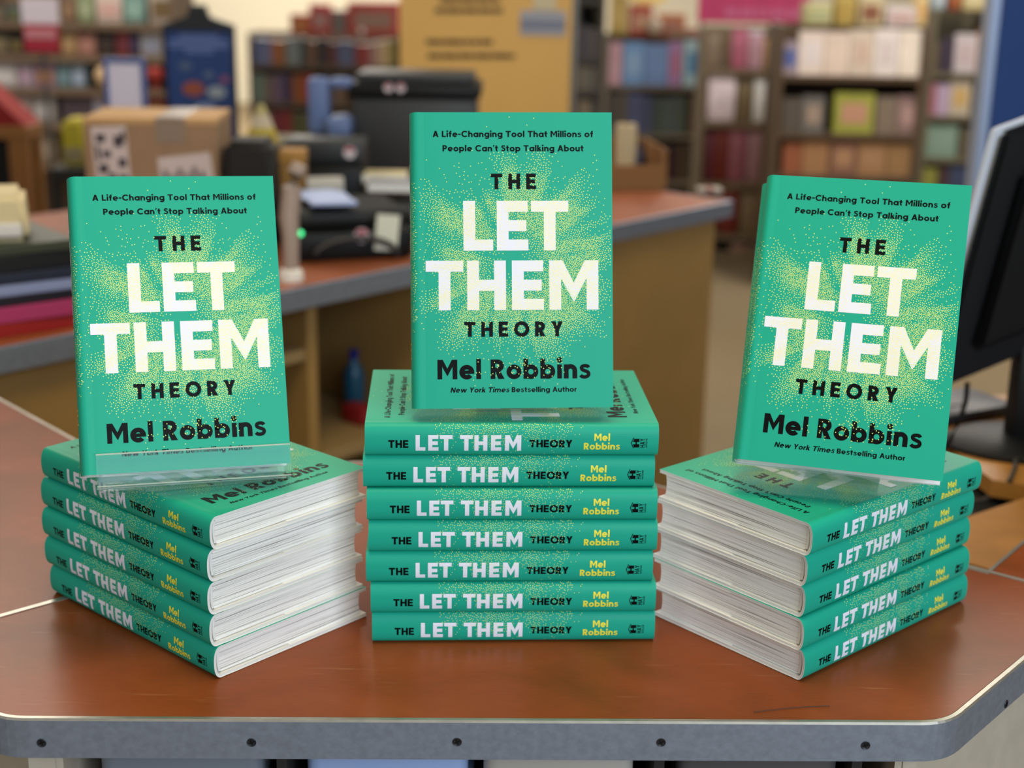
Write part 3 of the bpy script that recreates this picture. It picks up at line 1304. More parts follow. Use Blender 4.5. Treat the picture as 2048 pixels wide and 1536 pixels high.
# a stray hair on the counter
mb = MB()
hp = [P(1507, 1424, Z=.0006), P(1560, 1418, Z=.0006), P(1610, 1413.5, Z=.0006), P(1660, 1411.5, Z=.0006)]
mb.tube([p - hp[0] for p in hp], .00028, mat('hair', '#2a1408', .5), 5)
tag(mb.build('hair_strand', loc=hp[0]), 'thin dark hair lying on the brown counter near its front edge', 'hair')

# ------------------------------------------------------------------ the shop behind the desk
FLOOR = -.95
M_CARPET = mat('olive_carpet', '#7d6c50', .95, noise=.12, nscale=60)
M_WALL = mat('cream_wall', '#e2dac4', .8)
mb = MB()
mb.box((-9, -6, FLOOR - .1), (9, 15, FLOOR), M_CARPET)
structure(mb.build('floor'))
mb = MB()
mb.box((-9, 14.6, FLOOR), (9, 14.8, 2.6), M_WALL)
structure(mb.build('wall_back'))
mb = MB()
mb.box((-9, -6, FLOOR), (-8.9, 14.6, 2.6), M_WALL)
structure(mb.build('wall_left'))
mb = MB()
mb.box((8.9, -6, FLOOR), (9, 14.6, 2.6), M_WALL)
structure(mb.build('wall_right'))

# ---- rear checkout counter, running diagonally away to the right
A0, A1 = P(-90, 712, Z=0), P(1463, 401, Z=0)
dvec = (A1 - A0).normalized()
ang = math.atan2(dvec.y, dvec.x)
LEN = (A1 - A0).length
rear = thing('rear_counter', 'long brown topped service counter with tan cabinet and open shelves behind the books', 'counter', (A0.x, A0.y, FLOOR), ang)
H0 = -FLOOR
RD = .95                                               # depth


def s_at(px, py, z=0.0):
    """distance along the rear counter's front edge for a pixel on its front plane"""
    d = ray(px, py)
    nrm = Vector((-dvec.y, dvec.x, 0))
    t = (A0 - CAM).dot(nrm) / d.dot(nrm)
    return (CAM + t * d - A0).dot(dvec)


mb = MB()
mb.box((.004, .004, H0 - .035), (LEN - .004, RD, H0), mat('worn_brown_laminate', '#95502c', .5, noise=.12, nscale=9), .003)
mb.build('worktop', rear)
mb = MB()
mb.box((0, -.004, H0 - .040), (LEN, .004, H0 - .0005), M_METAL, .002)
mb.box((LEN - .004, -.004, H0 - .040), (LEN + .004, RD, H0 - .0005), M_METAL, .002)
mb.build('metal_edging', rear)
sA, sB, sC, sD = s_at(185, 780), s_at(664, 760), s_at(905, 640), s_at(1180, 640)
mb = MB()
mb.box((.02, .03, .0), (sA, .05, H0 - .04), M_TAN)
mb.build('front_panel', rear)
mb = MB()
mb.box((sD, .03, .0), (LEN - .02, .05, H0 - .04), M_TAN)
mb.build('front_panel', rear)
mb = MB()
mb.box((LEN - .04, .05, 0), (LEN - .02, RD - .02, H0 - .04), M_TAN)
mb.build('end_panel', rear)
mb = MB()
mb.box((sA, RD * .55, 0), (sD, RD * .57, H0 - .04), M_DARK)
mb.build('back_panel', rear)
for s_ in (sA, sB, sC):
    mb = MB()
    mb.box((s_ - .012, .05, 0), (s_ + .012, RD * .55, H0 - .04), M_TAN, .002)
    mb.build('upright', rear)
zsh = (P(600, 722, Y=A0.y + dvec.y * s_at(600, 722)).z - FLOOR)
for a, b, z in ((sA, sB, zsh), (sA, sB, zsh - .27), (sB, sC, zsh - .21), (sC, sD, zsh - .21)):
    mb = MB()
    mb.box((a + .013, .055, z - .022), (b - .013, RD * .55, z), mat('shelf_tan', '#a5895c', .55, noise=.06), .002)
    mb.build('shelf', rear)


def on_rear(px, py, depth):
    """point above the rear counter's depth line seen at a pixel -> (world point)"""
    nrm = Vector((-dvec.y, dvec.x, 0))
    d = ray(px, py)
    t = (A0 + nrm * depth - CAM).dot(nrm) / d.dot(nrm)
    return CAM + t * d


# items on the shelves of the rear counter
def standing(name, cat, label, px0, px1, pyb, pyt, Y, builder, group=None, rz=0.0, ground=None):
    """place a thing whose foot spans px0..px1 at pyb and whose top is at pyt, at depth Y"""
    a, b = P(px0, pyb, Y=Y), P(px1, pyb, Y=Y)
    t = P((px0 + px1) / 2, pyt, Y=Y)
    z0 = a.z if ground is None else ground
    w, h = b.x - a.x, t.z - z0
    root = thing(name, label, cat, ((a.x + b.x) / 2, Y, z0), rz, group)
    builder(root, w, h)
    return root


def boxy(parts):
    """parts: list of (name, x0, x1, y0, y1, z0, z1 in fractions of w, absolute depth, h; material; bevel)"""
    def f(root, w, h):
        for nm, x0, x1, y0, y1, z0, z1, m, bv in parts:
            mb = MB()
            mb.box((x0 * w, y0, z0 * h), (x1 * w, y1, z1 * h), m, bv)
            mb.build(nm, root, smooth=math.radians(40))
    return f


def bottle(body, cap):
    def f(root, w, h):
        r = w / 2
        mb = MB()
        mb.lathe([(r * .85, 0), (r, h * .04), (r, h * .58), (r * .8, h * .70), (r * .38, h * .8), (r * .36, h * .86)], body, 20)
        mb.build('bottle_body', root, smooth=math.radians(40))
        mb = MB()
        mb.lathe([(r * .45, h * .85), (r * .45, h * .99), (r * .38, h)], cap, 18)
        mb.build('cap', root, smooth=math.radians(40))
    return f


nrm2 = Vector((-dvec.y, dvec.x, 0))


def rear_point(px, py, depth, z):
    """place on a rear-counter surface: world xy under a pixel column at given depth from its front"""
    q = on_rear(px, py, depth)
    return Vector((q.x, q.y, z))


def shelf_item(name, cat, label, px, pyb, pyt, wpx, depth, zlev, builder):
    q = on_rear(px, (pyb + pyt) / 2, depth)
    sc = (q - CAM).dot(ray(1024, 768)) / F_PX
    root = thing(name, label, cat, (q.x, q.y, FLOOR + zlev), ang)
    builder(root, wpx * sc, (pyb - pyt) * sc)
    return root


shelf_item('water_bottle', 'bottle', 'blue bottle with a dark blue cap on the lower shelf of the rear counter', 708, 815, 690, 42, .22, zsh - .21, bottle(mat('blue_bottle', '#1f5a78', .3), mat('cap_blue', '#12207a', .4)))
shelf_item('bottle', 'bottle', 'pale bottle with a white cap beside the blue bottle on the rear counter shelf', 797, 790, 655, 36, .2, zsh - .21, bottle(mat('grey_bottle', '#6f645c', .4), mat('cap_white', '#d8d0c4', .5)))
shelf_item('book', 'book', 'mauve book standing behind the blue bottle on the rear counter shelf', 735, 800, 640, 60, .36, zsh - .21, boxy([('cover', -.5, .5, 0, .04, 0, 1, mat('mauve', '#6a4248', .6), .003), ('page_block', -.46, .5, .004, .036, .02, 1.005, M_PAPER, 0)]))
shelf_item('book', 'book', 'dusty pink book standing right of the mauve book on the rear counter shelf', 772, 800, 640, 26, .28, zsh - .21, boxy([('cover', -.5, .5, 0, .12, 0, 1, mat('dusty_pink', '#8d6662', .6), .003), ('page_block', -.44, .44, .003, .118, .02, 1.004, M_PAPER, 0)]))
shelf_item('toy_block', 'box', 'small red box in front of the blue bottle on the rear counter shelf', 738, 812, 775, 40, .12, zsh - .21, boxy([('box_body', -.5, .5, 0, .06, 0, .85, mat('red_box', '#8e1c20', .5), .004), ('lid', -.52, .52, -.002, .062, .85, 1, mat('red_lid', '#a02428', .5), .003)]))
shelf_item('spray_bottle', 'bottle', 'grey white bottle standing low behind the left stack of books', 598, 900, 800, 48, .15, zsh - .27, bottle(mat('offwhite_bottle', '#8a7b70', .5), mat('cap_grey', '#6c6460', .5)))

# black cone and pink pouch on the floor side, seen low between the stacks
shelf_item('funnel', 'funnel', 'black cone shaped funnel low between the left and middle stacks', 655, 905, 838, 42, .1, zsh - .50, lambda root, w, h: [
    (lambda m1: m1.build('cone', root, smooth=math.radians(40)))((lambda m0: (m0.lathe([(w * .5, 0), (w * .46, h * .1), (w * .14, h * .8), (w * .08, h)], M_BLACKP, 20), m0)[1])(MB())),
    (lambda m1: m1.build('foot_ring', root, smooth=math.radians(40)))((lambda m0: (m0.lathe([(w * .56, -.004), (w * .56, .004), (w * .48, .006)], M_CHARC, 20), m0)[1])(MB()))])
shelf_item('pouch', 'bag', 'magenta pouch low behind the middle stack', 700, 925, 885, 60, .12, zsh - .52, boxy([('pouch_body', -.5, .5, 0, .06, 0, .8, mat('magenta_pouch', '#7a2a50', .6), .006), ('flap', -.5, .5, -.004, .05, .55, 1, mat('pink_flap', '#b08a90', .6), .004)]))

# ---- things on top of the rear counter
def on_top(name, cat, label, px0, px1, pyt, depth, builder, group=None, rz=0.0, z0=0.0, pyb=None):
    """px0..px1 width, top pixel pyt, at the given depth from the counter's front edge, standing at height z0"""
    pc = (px0 + px1) / 2
    q = on_rear(pc, pyt, depth)
    sc = (q - CAM).dot(ray(1024, 768)) / F_PX
    root = thing(name, label, cat, (q.x, q.y, z0), rz, group)
    builder(root, (px1 - px0) * sc, q.z - z0)
    return root


def carton(label_mat, dark):
    def f(root, w, h):
        mb = MB()
        mb.box((-w / 2, 0, 0), (w / 2, w * .8, h - .012), M_CARD, .003)
        mb.build('carton_body', root)
        for s in (-1, 1):
            mb = MB()
            mb.box((-w / 2, .002 if s < 0 else w * .4 + .001, h - .012), (w / 2, w * .4 - .001 if s < 0 else w * .8 - .002, h), mat('cardboard_lit', '#c49a68', .8), .002)  # top flaps paler than the body: overhead light put into their colour
            mb.build('flap', root)
        mb = MB()
        mb.box((w * .04, -.0012, h * .80), (w * .26, .0, h * .99), mat('packing_tape', '#8a7766', .35))
        mb.box((w * .04, -.0012, h - .001), (w * .26, w * .8, h + .0008), mat('packing_tape', '#8a7766', .35))
        mb.build('tape', root)
        mb = MB()
        M = Matrix.Translation((-w * .30, 0, h * .68)) @ Matrix.Rotation(-.05, 4, 'Y')
        mb.box((-w * .13, -.0014, -.06), (w * .13, -.0002, .06), label_mat, 0, M)
        for k, (x, z, a, b) in enumerate(((-.10, .03, .07, .016), (.03, .02, .07, .022), (-.06, .0, .06, .014), (.05, -.02, .06, .018), (-.10, -.03, .07, .018), (.04, -.05, .07, .016), (-.11, -.005, .03, .03), (.09, .03, .03, .02), (-.03, -.05, .05, .02))):
            mb.box((x * w, -.0022, z), ((x + a) * w, -.0014, z + b), dark, 0, M)
        mb.build('shipping_label', root)
        mb = MB()
        M = Matrix.Translation((w * .26, 0, h * .52)) @ Matrix.Rotation(-.12, 4, 'Y')
        mb.box((-w * .2, -.0014, -.05), (w * .2, -.0002, .045), label_mat, 0, M)
        for k in range(6):
            mb.box((-w * .17 + k * w * .055, -.0022, -.035), (-w * .17 + k * w * .055 + w * .03, -.0014, .02 - .01 * (k % 2)), dark, 0, M)
        mb.build('shipping_label', root)
    return f


M_LAB = mat('label_paper', '#c9b8b4', .6)
M_LABINK = mat('label_ink', '#3c3438', .6)
on_top('cardboard_box', 'box', 'taped cardboard box with paper labels on the rear counter behind the left standing book', 166, 432, 236, .52, carton(M_LAB, M_LABINK), rz=.06)

M_STK = mat('sticker_white', '#d6ccd2', .5)
M_STKR = mat('sticker_red', '#b04a58', .5)


def sticker(root, x, y, z, r):
    mb = MB()
    M = Matrix.Translation((x, y, z)) @ Matrix.Rotation(math.pi / 2, 4, 'X')
    mb.lathe([(r, 0), (r, .001)], M_STK, 18, M)
    mb.box((-r * .7, r * .2, .001), (r * .7, r * .8, .0016), M_STKR, 0, M)
    mb.build('sticker', root)


def bin_(root, w, h):
    mb = MB()
    mb.box((-w * .47, .012, 0), (w * .47, w * .7, h * .80), M_CHARC, .012)
    mb.build('bin_body', root, smooth=math.radians(40))
    mb = MB()
    mb.box((-w * .5, 0, h * .80), (w * .5, w * .72, h * .92), M_BLACKP, .008)
    mb.box((-w * .45, .02, h * .92), (w * .45, w * .68, h), M_CHARC, .008)
    mb.build('lid', root, smooth=math.radians(40))
    sticker(root, -w * .19, -.0015, h * .92 - .008, .011)
    sticker(root, -w * .10, -.0015, h * .92 - .008, .011)


on_top('storage_bin', 'bin', 'dark grey lidded storage bin standing on the rear counter below the orange sign', 694, 962, 150, .62, bin_, rz=.0)


def printer(root, w, h):
    mb = MB()
    mb.box((-w / 2, 0, 0), (w / 2, w * .8, h * .7), M_BLACKP, .01)
    mb.build('printer_body', root, smooth=math.radians(40))
    mb = MB()
    mb.box((-w * .46, .02, h * .7), (w * .5, w * .7, h), mat('slate_plastic', '#25282b', .5), .01)
    mb.build('cover', root, smooth=math.radians(40))
    sticker(root, w * .33, .018, h * .86, .013)


on_top('receipt_printer', 'printer', 'black printer with a round label left of the grey storage bin', 556, 726, 283, .45, printer)


def till(root, w, h):
    mb = MB()
    mb.box((-w / 2, 0, 0), (w / 2, .24, h * .62), M_BLACKP, .012)
    mb.build('till_body', root, smooth=math.radians(40))
    mb = MB()
    mb.box((-w * .48, .03, h * .62), (w * .48, .22, h), mat('soft_black', '#0a0909', .6), .014)
    mb.build('hood', root, smooth=math.radians(40))
    mb = MB()
    M = Matrix.Translation((w * .27, -.001, h * .56)) @ Matrix.Rotation(.1, 4, 'Y')
    mb.box((-.022, -.002, -.034), (.022, 0, .034), mat('note_paper', '#d9dac8', .7), 0, M)
    mb.build('sticky_note', root)
    sticker(root, w * .06, -.0015, h * .52, .014)
    mb = MB()
    M = Matrix.Translation((-w * .44, -.002, h * .62)) @ Matrix.Rotation(math.pi / 2, 4, 'X')
    mb.lathe([(.005, 0), (.005, .003), (.003, .004)], mat('green_led', '#3fe08a', .4, emit=2.2), 14, M)
    mb.build('indicator_light', root)
    pts = [Vector((w * (-.12 + .34 * math.cos(a) + .12), -.012, .012 + h * .36 * math.sin(a))) for a in [math.pi * k / 14 for k in range(15)]]
    mb = MB()
    mb.tube(pts, .006, mat('cable_grey', '#2e2b2a', .5), 8)
    mb.build('cable', root, smooth=math.radians(50))


on_top('cash_register', 'register', 'black cash register with a white sticky note and green light on the rear counter', 584, 832, 425, .10, till, rz=.32)


def papers(root, w, h):
    for k in range(3):
        mb = MB()
        M = Matrix.Rotation(.08 * (k - 1), 4, 'Z')
        mb.box((-w / 2, -.02, .002 * k), (w / 2, .14, .002 * k + .0018), mat('blue_white_paper', '#a9b9e4', .6), 0, M)
        mb.build('sheet', root)


def in_air(px, py, depth):
    return on_rear(px, py, depth)


# loose papers on the register's hood
q = on_rear(665, 408, .14)
root = thing('paper_stack', 'pale blue sheets of paper lying on top of the black cash register', 'paper', (q.x, q.y, q.z), .35)
papers(root, .085, .01)
q = on_rear(650, 372, .3)
root = thing('receipt_roll', 'white paper roll lying behind the blue sheets on the rear counter', 'paper roll', (q.x, q.y, q.z), .2)
mb = MB()
M = Matrix.Rotation(math.pi / 2, 4, 'Y')
mb.lathe([(.018, -.036), (.019, -.03), (.019, .03), (.018, .036)], mat('roll_paper', '#b8b3ac', .7), 22, M)
mb.build('roll', root, smooth=math.radians(40))
mb = MB()
mb.lathe([(.006, -.037), (.006, .037)], M_CARD, 12, M)
mb.build('core', root)
for (px0, px1, py, dep, nm, lab, hx, hh) in ((718, 796, 354, .36, 'notebook', 'cream pad lying in front of the grey storage bin', '#d6c79c', .02), (752, 842, 372, .28, 'notebook', 'grey pad lying just below the cream pad by the storage bin', '#9a989c', .02)):
    a, b = on_rear(px0, py, dep), on_rear(px1, py, dep)
    w = (b - a).length
    root = thing(nm, lab, 'pad', ((a.x + b.x) / 2, (a.y + b.y) / 2, a.z - hh), 0)
    mb = MB()
    mb.box((-w / 2, 0, 0), (w / 2, .07, hh - .003), M_PAPER, .002)
    mb.build('page_block', root)
    mb = MB()
    mb.box((-w / 2 - .001, -.001, hh - .003), (w / 2 + .001, .071, hh), mat('pad_cover', hx, .6), .001)
    mb.build('cover', root)
# the stand those rest on: a black drawer unit under printer and pads
q = on_rear(770, 400, .24)
root = thing('cash_box', 'low black cash box under the pads and paper roll on the rear counter', 'box', (q.x, q.y, 0), 0)
hz = on_rear(790, 378, .30).z - .022
mb = MB()
mb.box((-.10, 0, 0), (.14, .2, hz), mat('drawer_black', '#101317', .5), .006)
mb.build('box_body', root, smooth=math.radians(40))
mb = MB()
mb.box((-.09, -.004, hz * .2), (.13, 0, hz * .8), M_BLACKP, .003)
mb.build('front_plate', root)

# tall pale tube with a white foot
q0, q1 = on_rear(583, 585, .05), on_rear(583, 330, .05)
root = thing('scanner_stand', 'tall pale curved stand with a white foot just right of the left standing book', 'stand', (q0.x, q0.y, 0))
mb = MB()
hh = q1.z
mb.tube([(0, 0, .02), (.001, 0, .08), (-.002, .005, hh * .55), (.004, .01, hh * .8), (.012, .012, hh * .93), (.018, .012, hh)], [.014, .015, .017, .017, .016, .013], mat('pale_plastic', '#a89488', .5), 14)
mb.build('arm', root, smooth=math.radians(40))
mb = MB()
mb.lathe([(.022, 0), (.022, .012), (.018, .02), (.006, .026)], mat('white_plastic', '#e6dfd8', .4), 20)
mb.build('foot', root, smooth=math.radians(40))


def bag(mat1, mat2):
    def f(root, w, h):
        mb = MB()
        bm = bmesh.new()
        bmesh.ops.create_cube(bm, size=1)
        for v in bm.verts:
            v.co = Vector((v.co.x * w * (1 if v.co.z < 0 else .9), (v.co.y + .5) * .12, (v.co.z + .5) * h))
        bmesh.ops.bevel(bm, geom=list(bm.edges), offset=min(w, h) * .14, segments=3, affect='EDGES')
        mb.from_bm(bm, mat1)
        mb.build('bag_body', root, smooth=math.radians(60))
        mb = MB()
        mb.box((-w * .38, -.004, h * .12), (w * .38, .004, h * .42), mat2, .004)
        mb.build('pocket', root)
    return f


on_top('black_bag', 'bag', 'black bag with an amber pocket right of the cardboard box', 436, 548, 284, .36, bag(mat('bag_black', '#0f0b0a', .7), mat('amber', '#6d4a1c', .6)))
on_top('small_carton', 'box', 'small amber carton behind the pale curved arm', 556, 606, 302, .36, boxy([('carton_body', -.5, .5, 0, .06, 0, .92, mat('amber_card', '#8c6630', .7), .003), ('lid', -.52, .52, -.002, .062, .86, 1, mat('amber_lid', '#a87a38', .7), .002)]))

# open tray with a cream roll and a blue bottle at the counter's right end
def tray(root, w, h):
    d = .26
    for a in (((-w / 2, 0, 0), (w / 2, .006, h * .62)), ((-w / 2, d - .006, 0), (w / 2, d, h)), ((-w / 2, .006, 0), (-w / 2 + .006, d - .006, h)), ((w / 2 - .006, .006, 0), (w / 2, d - .006, h)), ((-w / 2 + .006, .006, 0), (w / 2 - .006, d - .006, .006))):
        mb = MB()
        mb.box(*a, mat('tray_card', '#8a6238', .8), .001)
        mb.build('tray_wall', root)


on_top('cardboard_tray', 'box', 'open cardboard tray on the right end of the rear counter', 1150, 1338, 300, .28, tray, rz=.12)
on_top('paper_roll', 'roll', 'cream paper roll standing upright in the cardboard tray', 1232, 1274, 248, .36, lambda root, w, h: [
    (lambda m1: m1.build('roll', root, smooth=math.radians(40)))((lambda m0: (m0.lathe([(w * .5, 0), (w * .5, h * .96), (w * .46, h)], mat('cream_roll', '#c4b08c', .7), 22), m0)[1])(MB())),
    (lambda m1: m1.build('core', root))((lambda m0: (m0.lathe([(w * .16, h), (w * .16, h + .002)], M_CARD, 14), m0)[1])(MB()))], z0=.008)
on_top('bottle', 'bottle', 'navy bottle next to the cream roll in the cardboard tray', 1268, 1290, 285, .38, bottle(mat('navy_bottle', '#3a4468', .4), mat('cap_navy', '#2a3050', .4)), z0=.008)
on_top('paper_bundle', 'paper', 'small white bundle lying on the right corner of the rear counter', 1396, 1446, 378, .10, boxy([('bundle', -.5, .5, 0, .05, 0, .9, mat('bundle_white', '#b5aaa0', .7), .003), ('band', -.12, .12, -.002, .052, 0, 1, mat('band_red', '#8a3a34', .6), .002)]))

# pile of books and papers at the counter's left end
pile = [('#9d1d1c', 662, 690, 'bright red book at the bottom of the pile on the left counter'),
        ('#b0376b', 628, 660, 'pink covered book in the pile on the left counter'),
        ('#1d1a26', 606, 626, 'thin black book above the pink one in the left pile'),
        ('#8d98c2', 582, 604, 'pale blue book in the middle of the left pile'),
        ('#20263c', 558, 580, 'navy book above the pale blue one in the left pile'),
        ('#15161a', 522, 556, 'thick black book near the top of the left pile'),
        ('#3a4030', 500, 520, 'dark olive book topmost of the left pile')]
zlev = 0.0
for hexc, yt, yb, lab in pile:
    q = on_rear(20, (yt + yb) / 2, .015)
    sc = (q - CAM).dot(ray(1024, 768)) / F_PX
    th = (yb - yt + 1) * sc
    root = thing('book', lab, 'book', (q.x - .04, q.y, zlev), ang * .8 + .04 * math.sin(yt), 'books in the pile on the left counter')
    w = .15 + .008 * math.sin(yt * 3.1)
    mc = mat('book_cover', hexc, .45)
    mb = MB()
    mb.box((-.03, 0, 0), (w, .2, th), mc, .002)
    mb.build('cover', root)
    mb = MB()
    mb.box((-.026, .1, .002), (w + .0008, .197, th - .002), M_PAPER, 0)
    mb.build('page_block', root)
    zlev += th + .0003
q = on_rear(8, 520, .06)
root = thing('paper_bag', 'cream crumpled paper bag on top of the pile on the left counter', 'bag', (q.x, q.y, zlev), .3)
bag(mat('cream_paper', '#d8c69c', .8), mat('white_paper_bag', '#d9d4d0', .8))(root, .075, .07)
on_top('book', 'book', 'white book with a yellow top standing beside the left pile', 116, 150, 546, .05, boxy([('cover', -.5, .5, 0, .14, 0, .86, mat('white_cover', '#b0a49c', .5), .002), ('yellow_band', -.51, .51, -.001, .141, .86, 1, mat('yellow_band', '#c09a30', .5), .001)]))
on_top('box', 'box', 'grey box standing at the back of the left pile', 108, 150, 492, .16, boxy([('box_body', -.5, .5, 0, .1, 0, .9, mat('grey_box', '#8c8480', .6), .003), ('lid', -.52, .52, -.002, .102, .9, 1, mat('grey_lid', '#9a928e', .6), .003)]))

# ---- shelf and display builders for the sales floor
ABOVE = {}          # shelf surface height -> underside of the shelf above it


def ordinal(n):
    return ['first', 'second', 'third', 'fourth', 'fifth', 'sixth', 'seventh', 'eighth', 'ninth', 'tenth', 'eleventh', 'twelfth', 'thirteenth', 'fourteenth', 'fifteenth', 'sixteenth', 'seventeenth', 'eighteenth', 'nineteenth', 'twentieth'][n - 1]


def cname(hexc):
    r, g, b = [int(hexc[i:i + 2], 16) for i in (1, 3, 5)]
    mx, mn = max(r, g, b), min(r, g, b)
    l = (mx + mn) / 2
    if mx - mn < 26:
        return 'black' if l < 50 else 'dark grey' if l < 95 else 'grey' if l < 165 else 'off-white'
    import colorsys
    h = colorsys.rgb_to_hsv(r / 255, g / 255, b / 255)[0] * 360
    base = 'red' if h < 14 or h > 345 else 'brown' if h < 45 and l < 120 else 'tan' if h < 45 else 'yellow' if h < 68 else 'green' if h < 165 else 'teal' if h < 195 else 'blue' if h < 255 else 'purple' if h < 300 else 'pink'
    return ('dark ' if l < 70 else 'pale ' if l > 170 else '') + base


def bookcase(label, Y, px0, px1, top_py, shelf_pys, depth, hexc, height_extra=.0, plinth=True):
    """shelf_pys: pixel rows of the shelf surfaces at the front plane Y"""
    a, b = P(px0, shelf_pys[0], Y=Y), P(px1, shelf_pys[0], Y=Y)
    zt = P((px0 + px1) / 2, top_py, Y=Y).z
    m = mat('case_laminate', hexc, .6, noise=.05)
    root = thing('bookcase', label, 'bookcase', ((a.x + b.x) / 2, Y, FLOOR))
    w, h = b.x - a.x, zt - FLOOR
    for s in (-1, 1):
        mb = MB()
        x = s * (w / 2 - .0125)
        mb.box((x - .0125, 0, 0), (x + .0125, depth, h), m, .002)
        mb.build('side_panel', root)
    mb = MB()
    mb.box((-w / 2 + .026, depth - .012, 0), (w / 2 - .026, depth, h - .001), m)
    mb.build('back_panel', root)
    zs = []
    for py in shelf_pys:
        z = P((px0 + px1) / 2, py, Y=Y).z - FLOOR
        zs.append(z + FLOOR)
        if len(zs) > 1:
            ABOVE[round(zs[-1], 3)] = zs[-2] - .032
        mb = MB()
        mb.box((-w / 2 + .026, .002, z - .028), (w / 2 - .026, depth - .013, z), m, .002)
        mb.build('shelf', root)
    mb = MB()
    mb.box((-w / 2 + .026, .01, 0), (w / 2 - .026, .03, .06), m)
    mb.build('plinth', root)
    return root, zs


def shelf_book(label, px0, px1, pyt, Y, z, hexc, group, face=False, tilt=0.0, hex2=None):
    """one book on a shelf surface at height z: spine out, or face out leaning back"""
    a, b = P(px0, pyt, Y=Y), P(px1, pyt, Y=Y)
    w, h = max(.012, b.x - a.x), max(.03, min(a.z, ABOVE.get(round(z, 3), 9)) - z)
    d = .035 if face else .15
    mc = mat('shelf_book', hexc, .5, noise=.10, nscale=9)
    root = thing('book', label, 'book', ((a.x + b.x) / 2, Y, z + .0005), 0, group)
    mb = MB()
    t = .003
    sh = .05 if face else 0.0
    M = Matrix.Rotation(-sh, 4, 'X')
    if face:
        mb.box((-w / 2, 0, 0), (w / 2, t, h), mc, .001, M)
        mb.box((-w / 2, d - t, 0), (w / 2, d, h), mc, .001, M)
        mb.box((-w / 2, t, 0), (-w / 2 + t, d - t, h), mc, 0, M)
        if hex2:
            mb.box((-w * .32, -.0012, h * .25), (w * .32, 0, h * .75), mat('cover_motif', hex2, .5), 0, M)
    else:
        mb.box((-w / 2, 0, 0), (w / 2, t, h), mc, .001, M)
        mb.box((-w / 2, t, 0), (-w / 2 + min(t, w * .2), d, h), mc, 0, M)
        mb.box((w / 2 - min(t, w * .2), t, 0), (w / 2, d, h), mc, 0, M)
        if hex2:
            mb.box((-w / 2 + .002, -.0012, h * .2), (w / 2 - .002, 0, h * .55), mat('spine_motif', hex2, .5), 0, M)
    mb.build('cover', root)
    mb = MB()
    if face:
        mb.box((-w / 2 + t, t, .004), (w / 2 - .003, d - t, h - .004), M_PAPER, 0, M)
    else:
        q_ = min(t, w * .2)
        mb.box((-w / 2 + q_, t, .004), (w / 2 - q_, d - .004, h - .004), M_PAPER, 0, M)
    mb.build('page_block', root)
    return root


def book_row(where, Y, z, items, group):
    cnt = 0
    for it in items:
        cnt += 1
        px0, px1, pyt, hexc = it[:4]
        face = len(it) > 4 and it[4]
        hex2 = it[5] if len(it) > 5 else None
        kind = 'face-out book' if face else 'book'
        shelf_book(f'{cname(hexc)} {kind}, {ordinal(cnt)} from the left on {where}', px0, px1, pyt, Y + .012, z, hexc, group, face, hex2=hex2)


def spines(px0, px1, pyt, cols, seed, var=8, wmin=9, wmax=17):
    r = random.Random(seed)
    out, x = [], px0
    k = 0
    while x < px1 - 5 and len(out) < 20:
        w = min(r.uniform(wmin, wmax), px1 - x)
        out.append((x, x + w - .6, pyt + r.uniform(0, var), cols[k % len(cols)] if k < len(cols) else r.choice(cols)))
        x += w
        k += 1
    return out


# ---- bookcase in the middle distance, between the blue sign and the orange sign
Yc = 9.6
root, zs = bookcase('low brown bookcase between the blue poster and the orange sign', Yc, 497, 806, 68, (131, 207, 273), .3, '#5f5042')
book_row('the top row above the storage bin', Yc, zs[0], [(507, 527, 76, '#5a6690'), (527, 542, 78, '#6a6f92'), (543, 568, 80, '#96582c'), (570, 585, 76, '#6f7a7a'), (585, 598, 74, '#7a8484'), (599, 612, 76, '#2b3f3e'), (613, 632, 82, '#6a4a3a'), (633, 654, 77, '#28262a'), (655, 674, 85, '#562a28'), (675, 706, 82, '#545c80'), (707, 716, 88, '#63332c'), (716, 738, 88, '#8c2f30'), (739, 756, 86, '#a07e76'), (757, 774, 82, '#c4a884'), (775, 790, 80, '#9a8c48')], 'spines on the upper shelf')
book_row('the second row left of the storage bin', Yc, zs[1], [(505, 530, 148, '#63766f'), (531, 541, 152, '#74604e'), (542, 566, 150, '#64506a'), (567, 582, 149, '#2a2550'), (583, 606, 150, '#84481e'), (607, 625, 150, '#9c3222'), (626, 645, 156, '#5c4c40'), (646, 668, 154, '#4a4a52'), (669, 690, 152, '#6c5444')], 'spines on the middle shelf')
book_row('the lowest row left of the storage bin', Yc, zs[2], [(505, 540, 226, '#8a7c5c'), (541, 562, 222, '#6a2230'), (563, 584, 222, '#7a242a'), (585, 606, 226, '#48502e'), (607, 626, 228, '#5c5438'), (627, 650, 228, '#6a5a4a')], 'spines on the bottom shelf')


def prop(name, cat, label, px0, px1, pyt, Y, z, builder, group=None):
    a, b = P(px0, pyt, Y=Y), P(px1, pyt, Y=Y)
    root = thing(name, label, cat, ((a.x + b.x) / 2, Y, z), 0, group)
    builder(root, b.x - a.x, max(.02, min(a.z, ABOVE.get(round(z - .0005, 3), 9)) - z))
    return root


def carton2(h1, h2, d=.12):
    m1, m2 = mat('box_card', h1, .6, noise=.1), mat('box_panel', h2, .6)
    return boxy([('box_body', -.5, .5, 0, d, 0, .93, m1, .004), ('lid', -.51, .51, -.002, d + .002, .9, 1, m1, .003), ('printed_panel', -.36, .36, -.0035, -.001, .2, .7, m2, 0)])


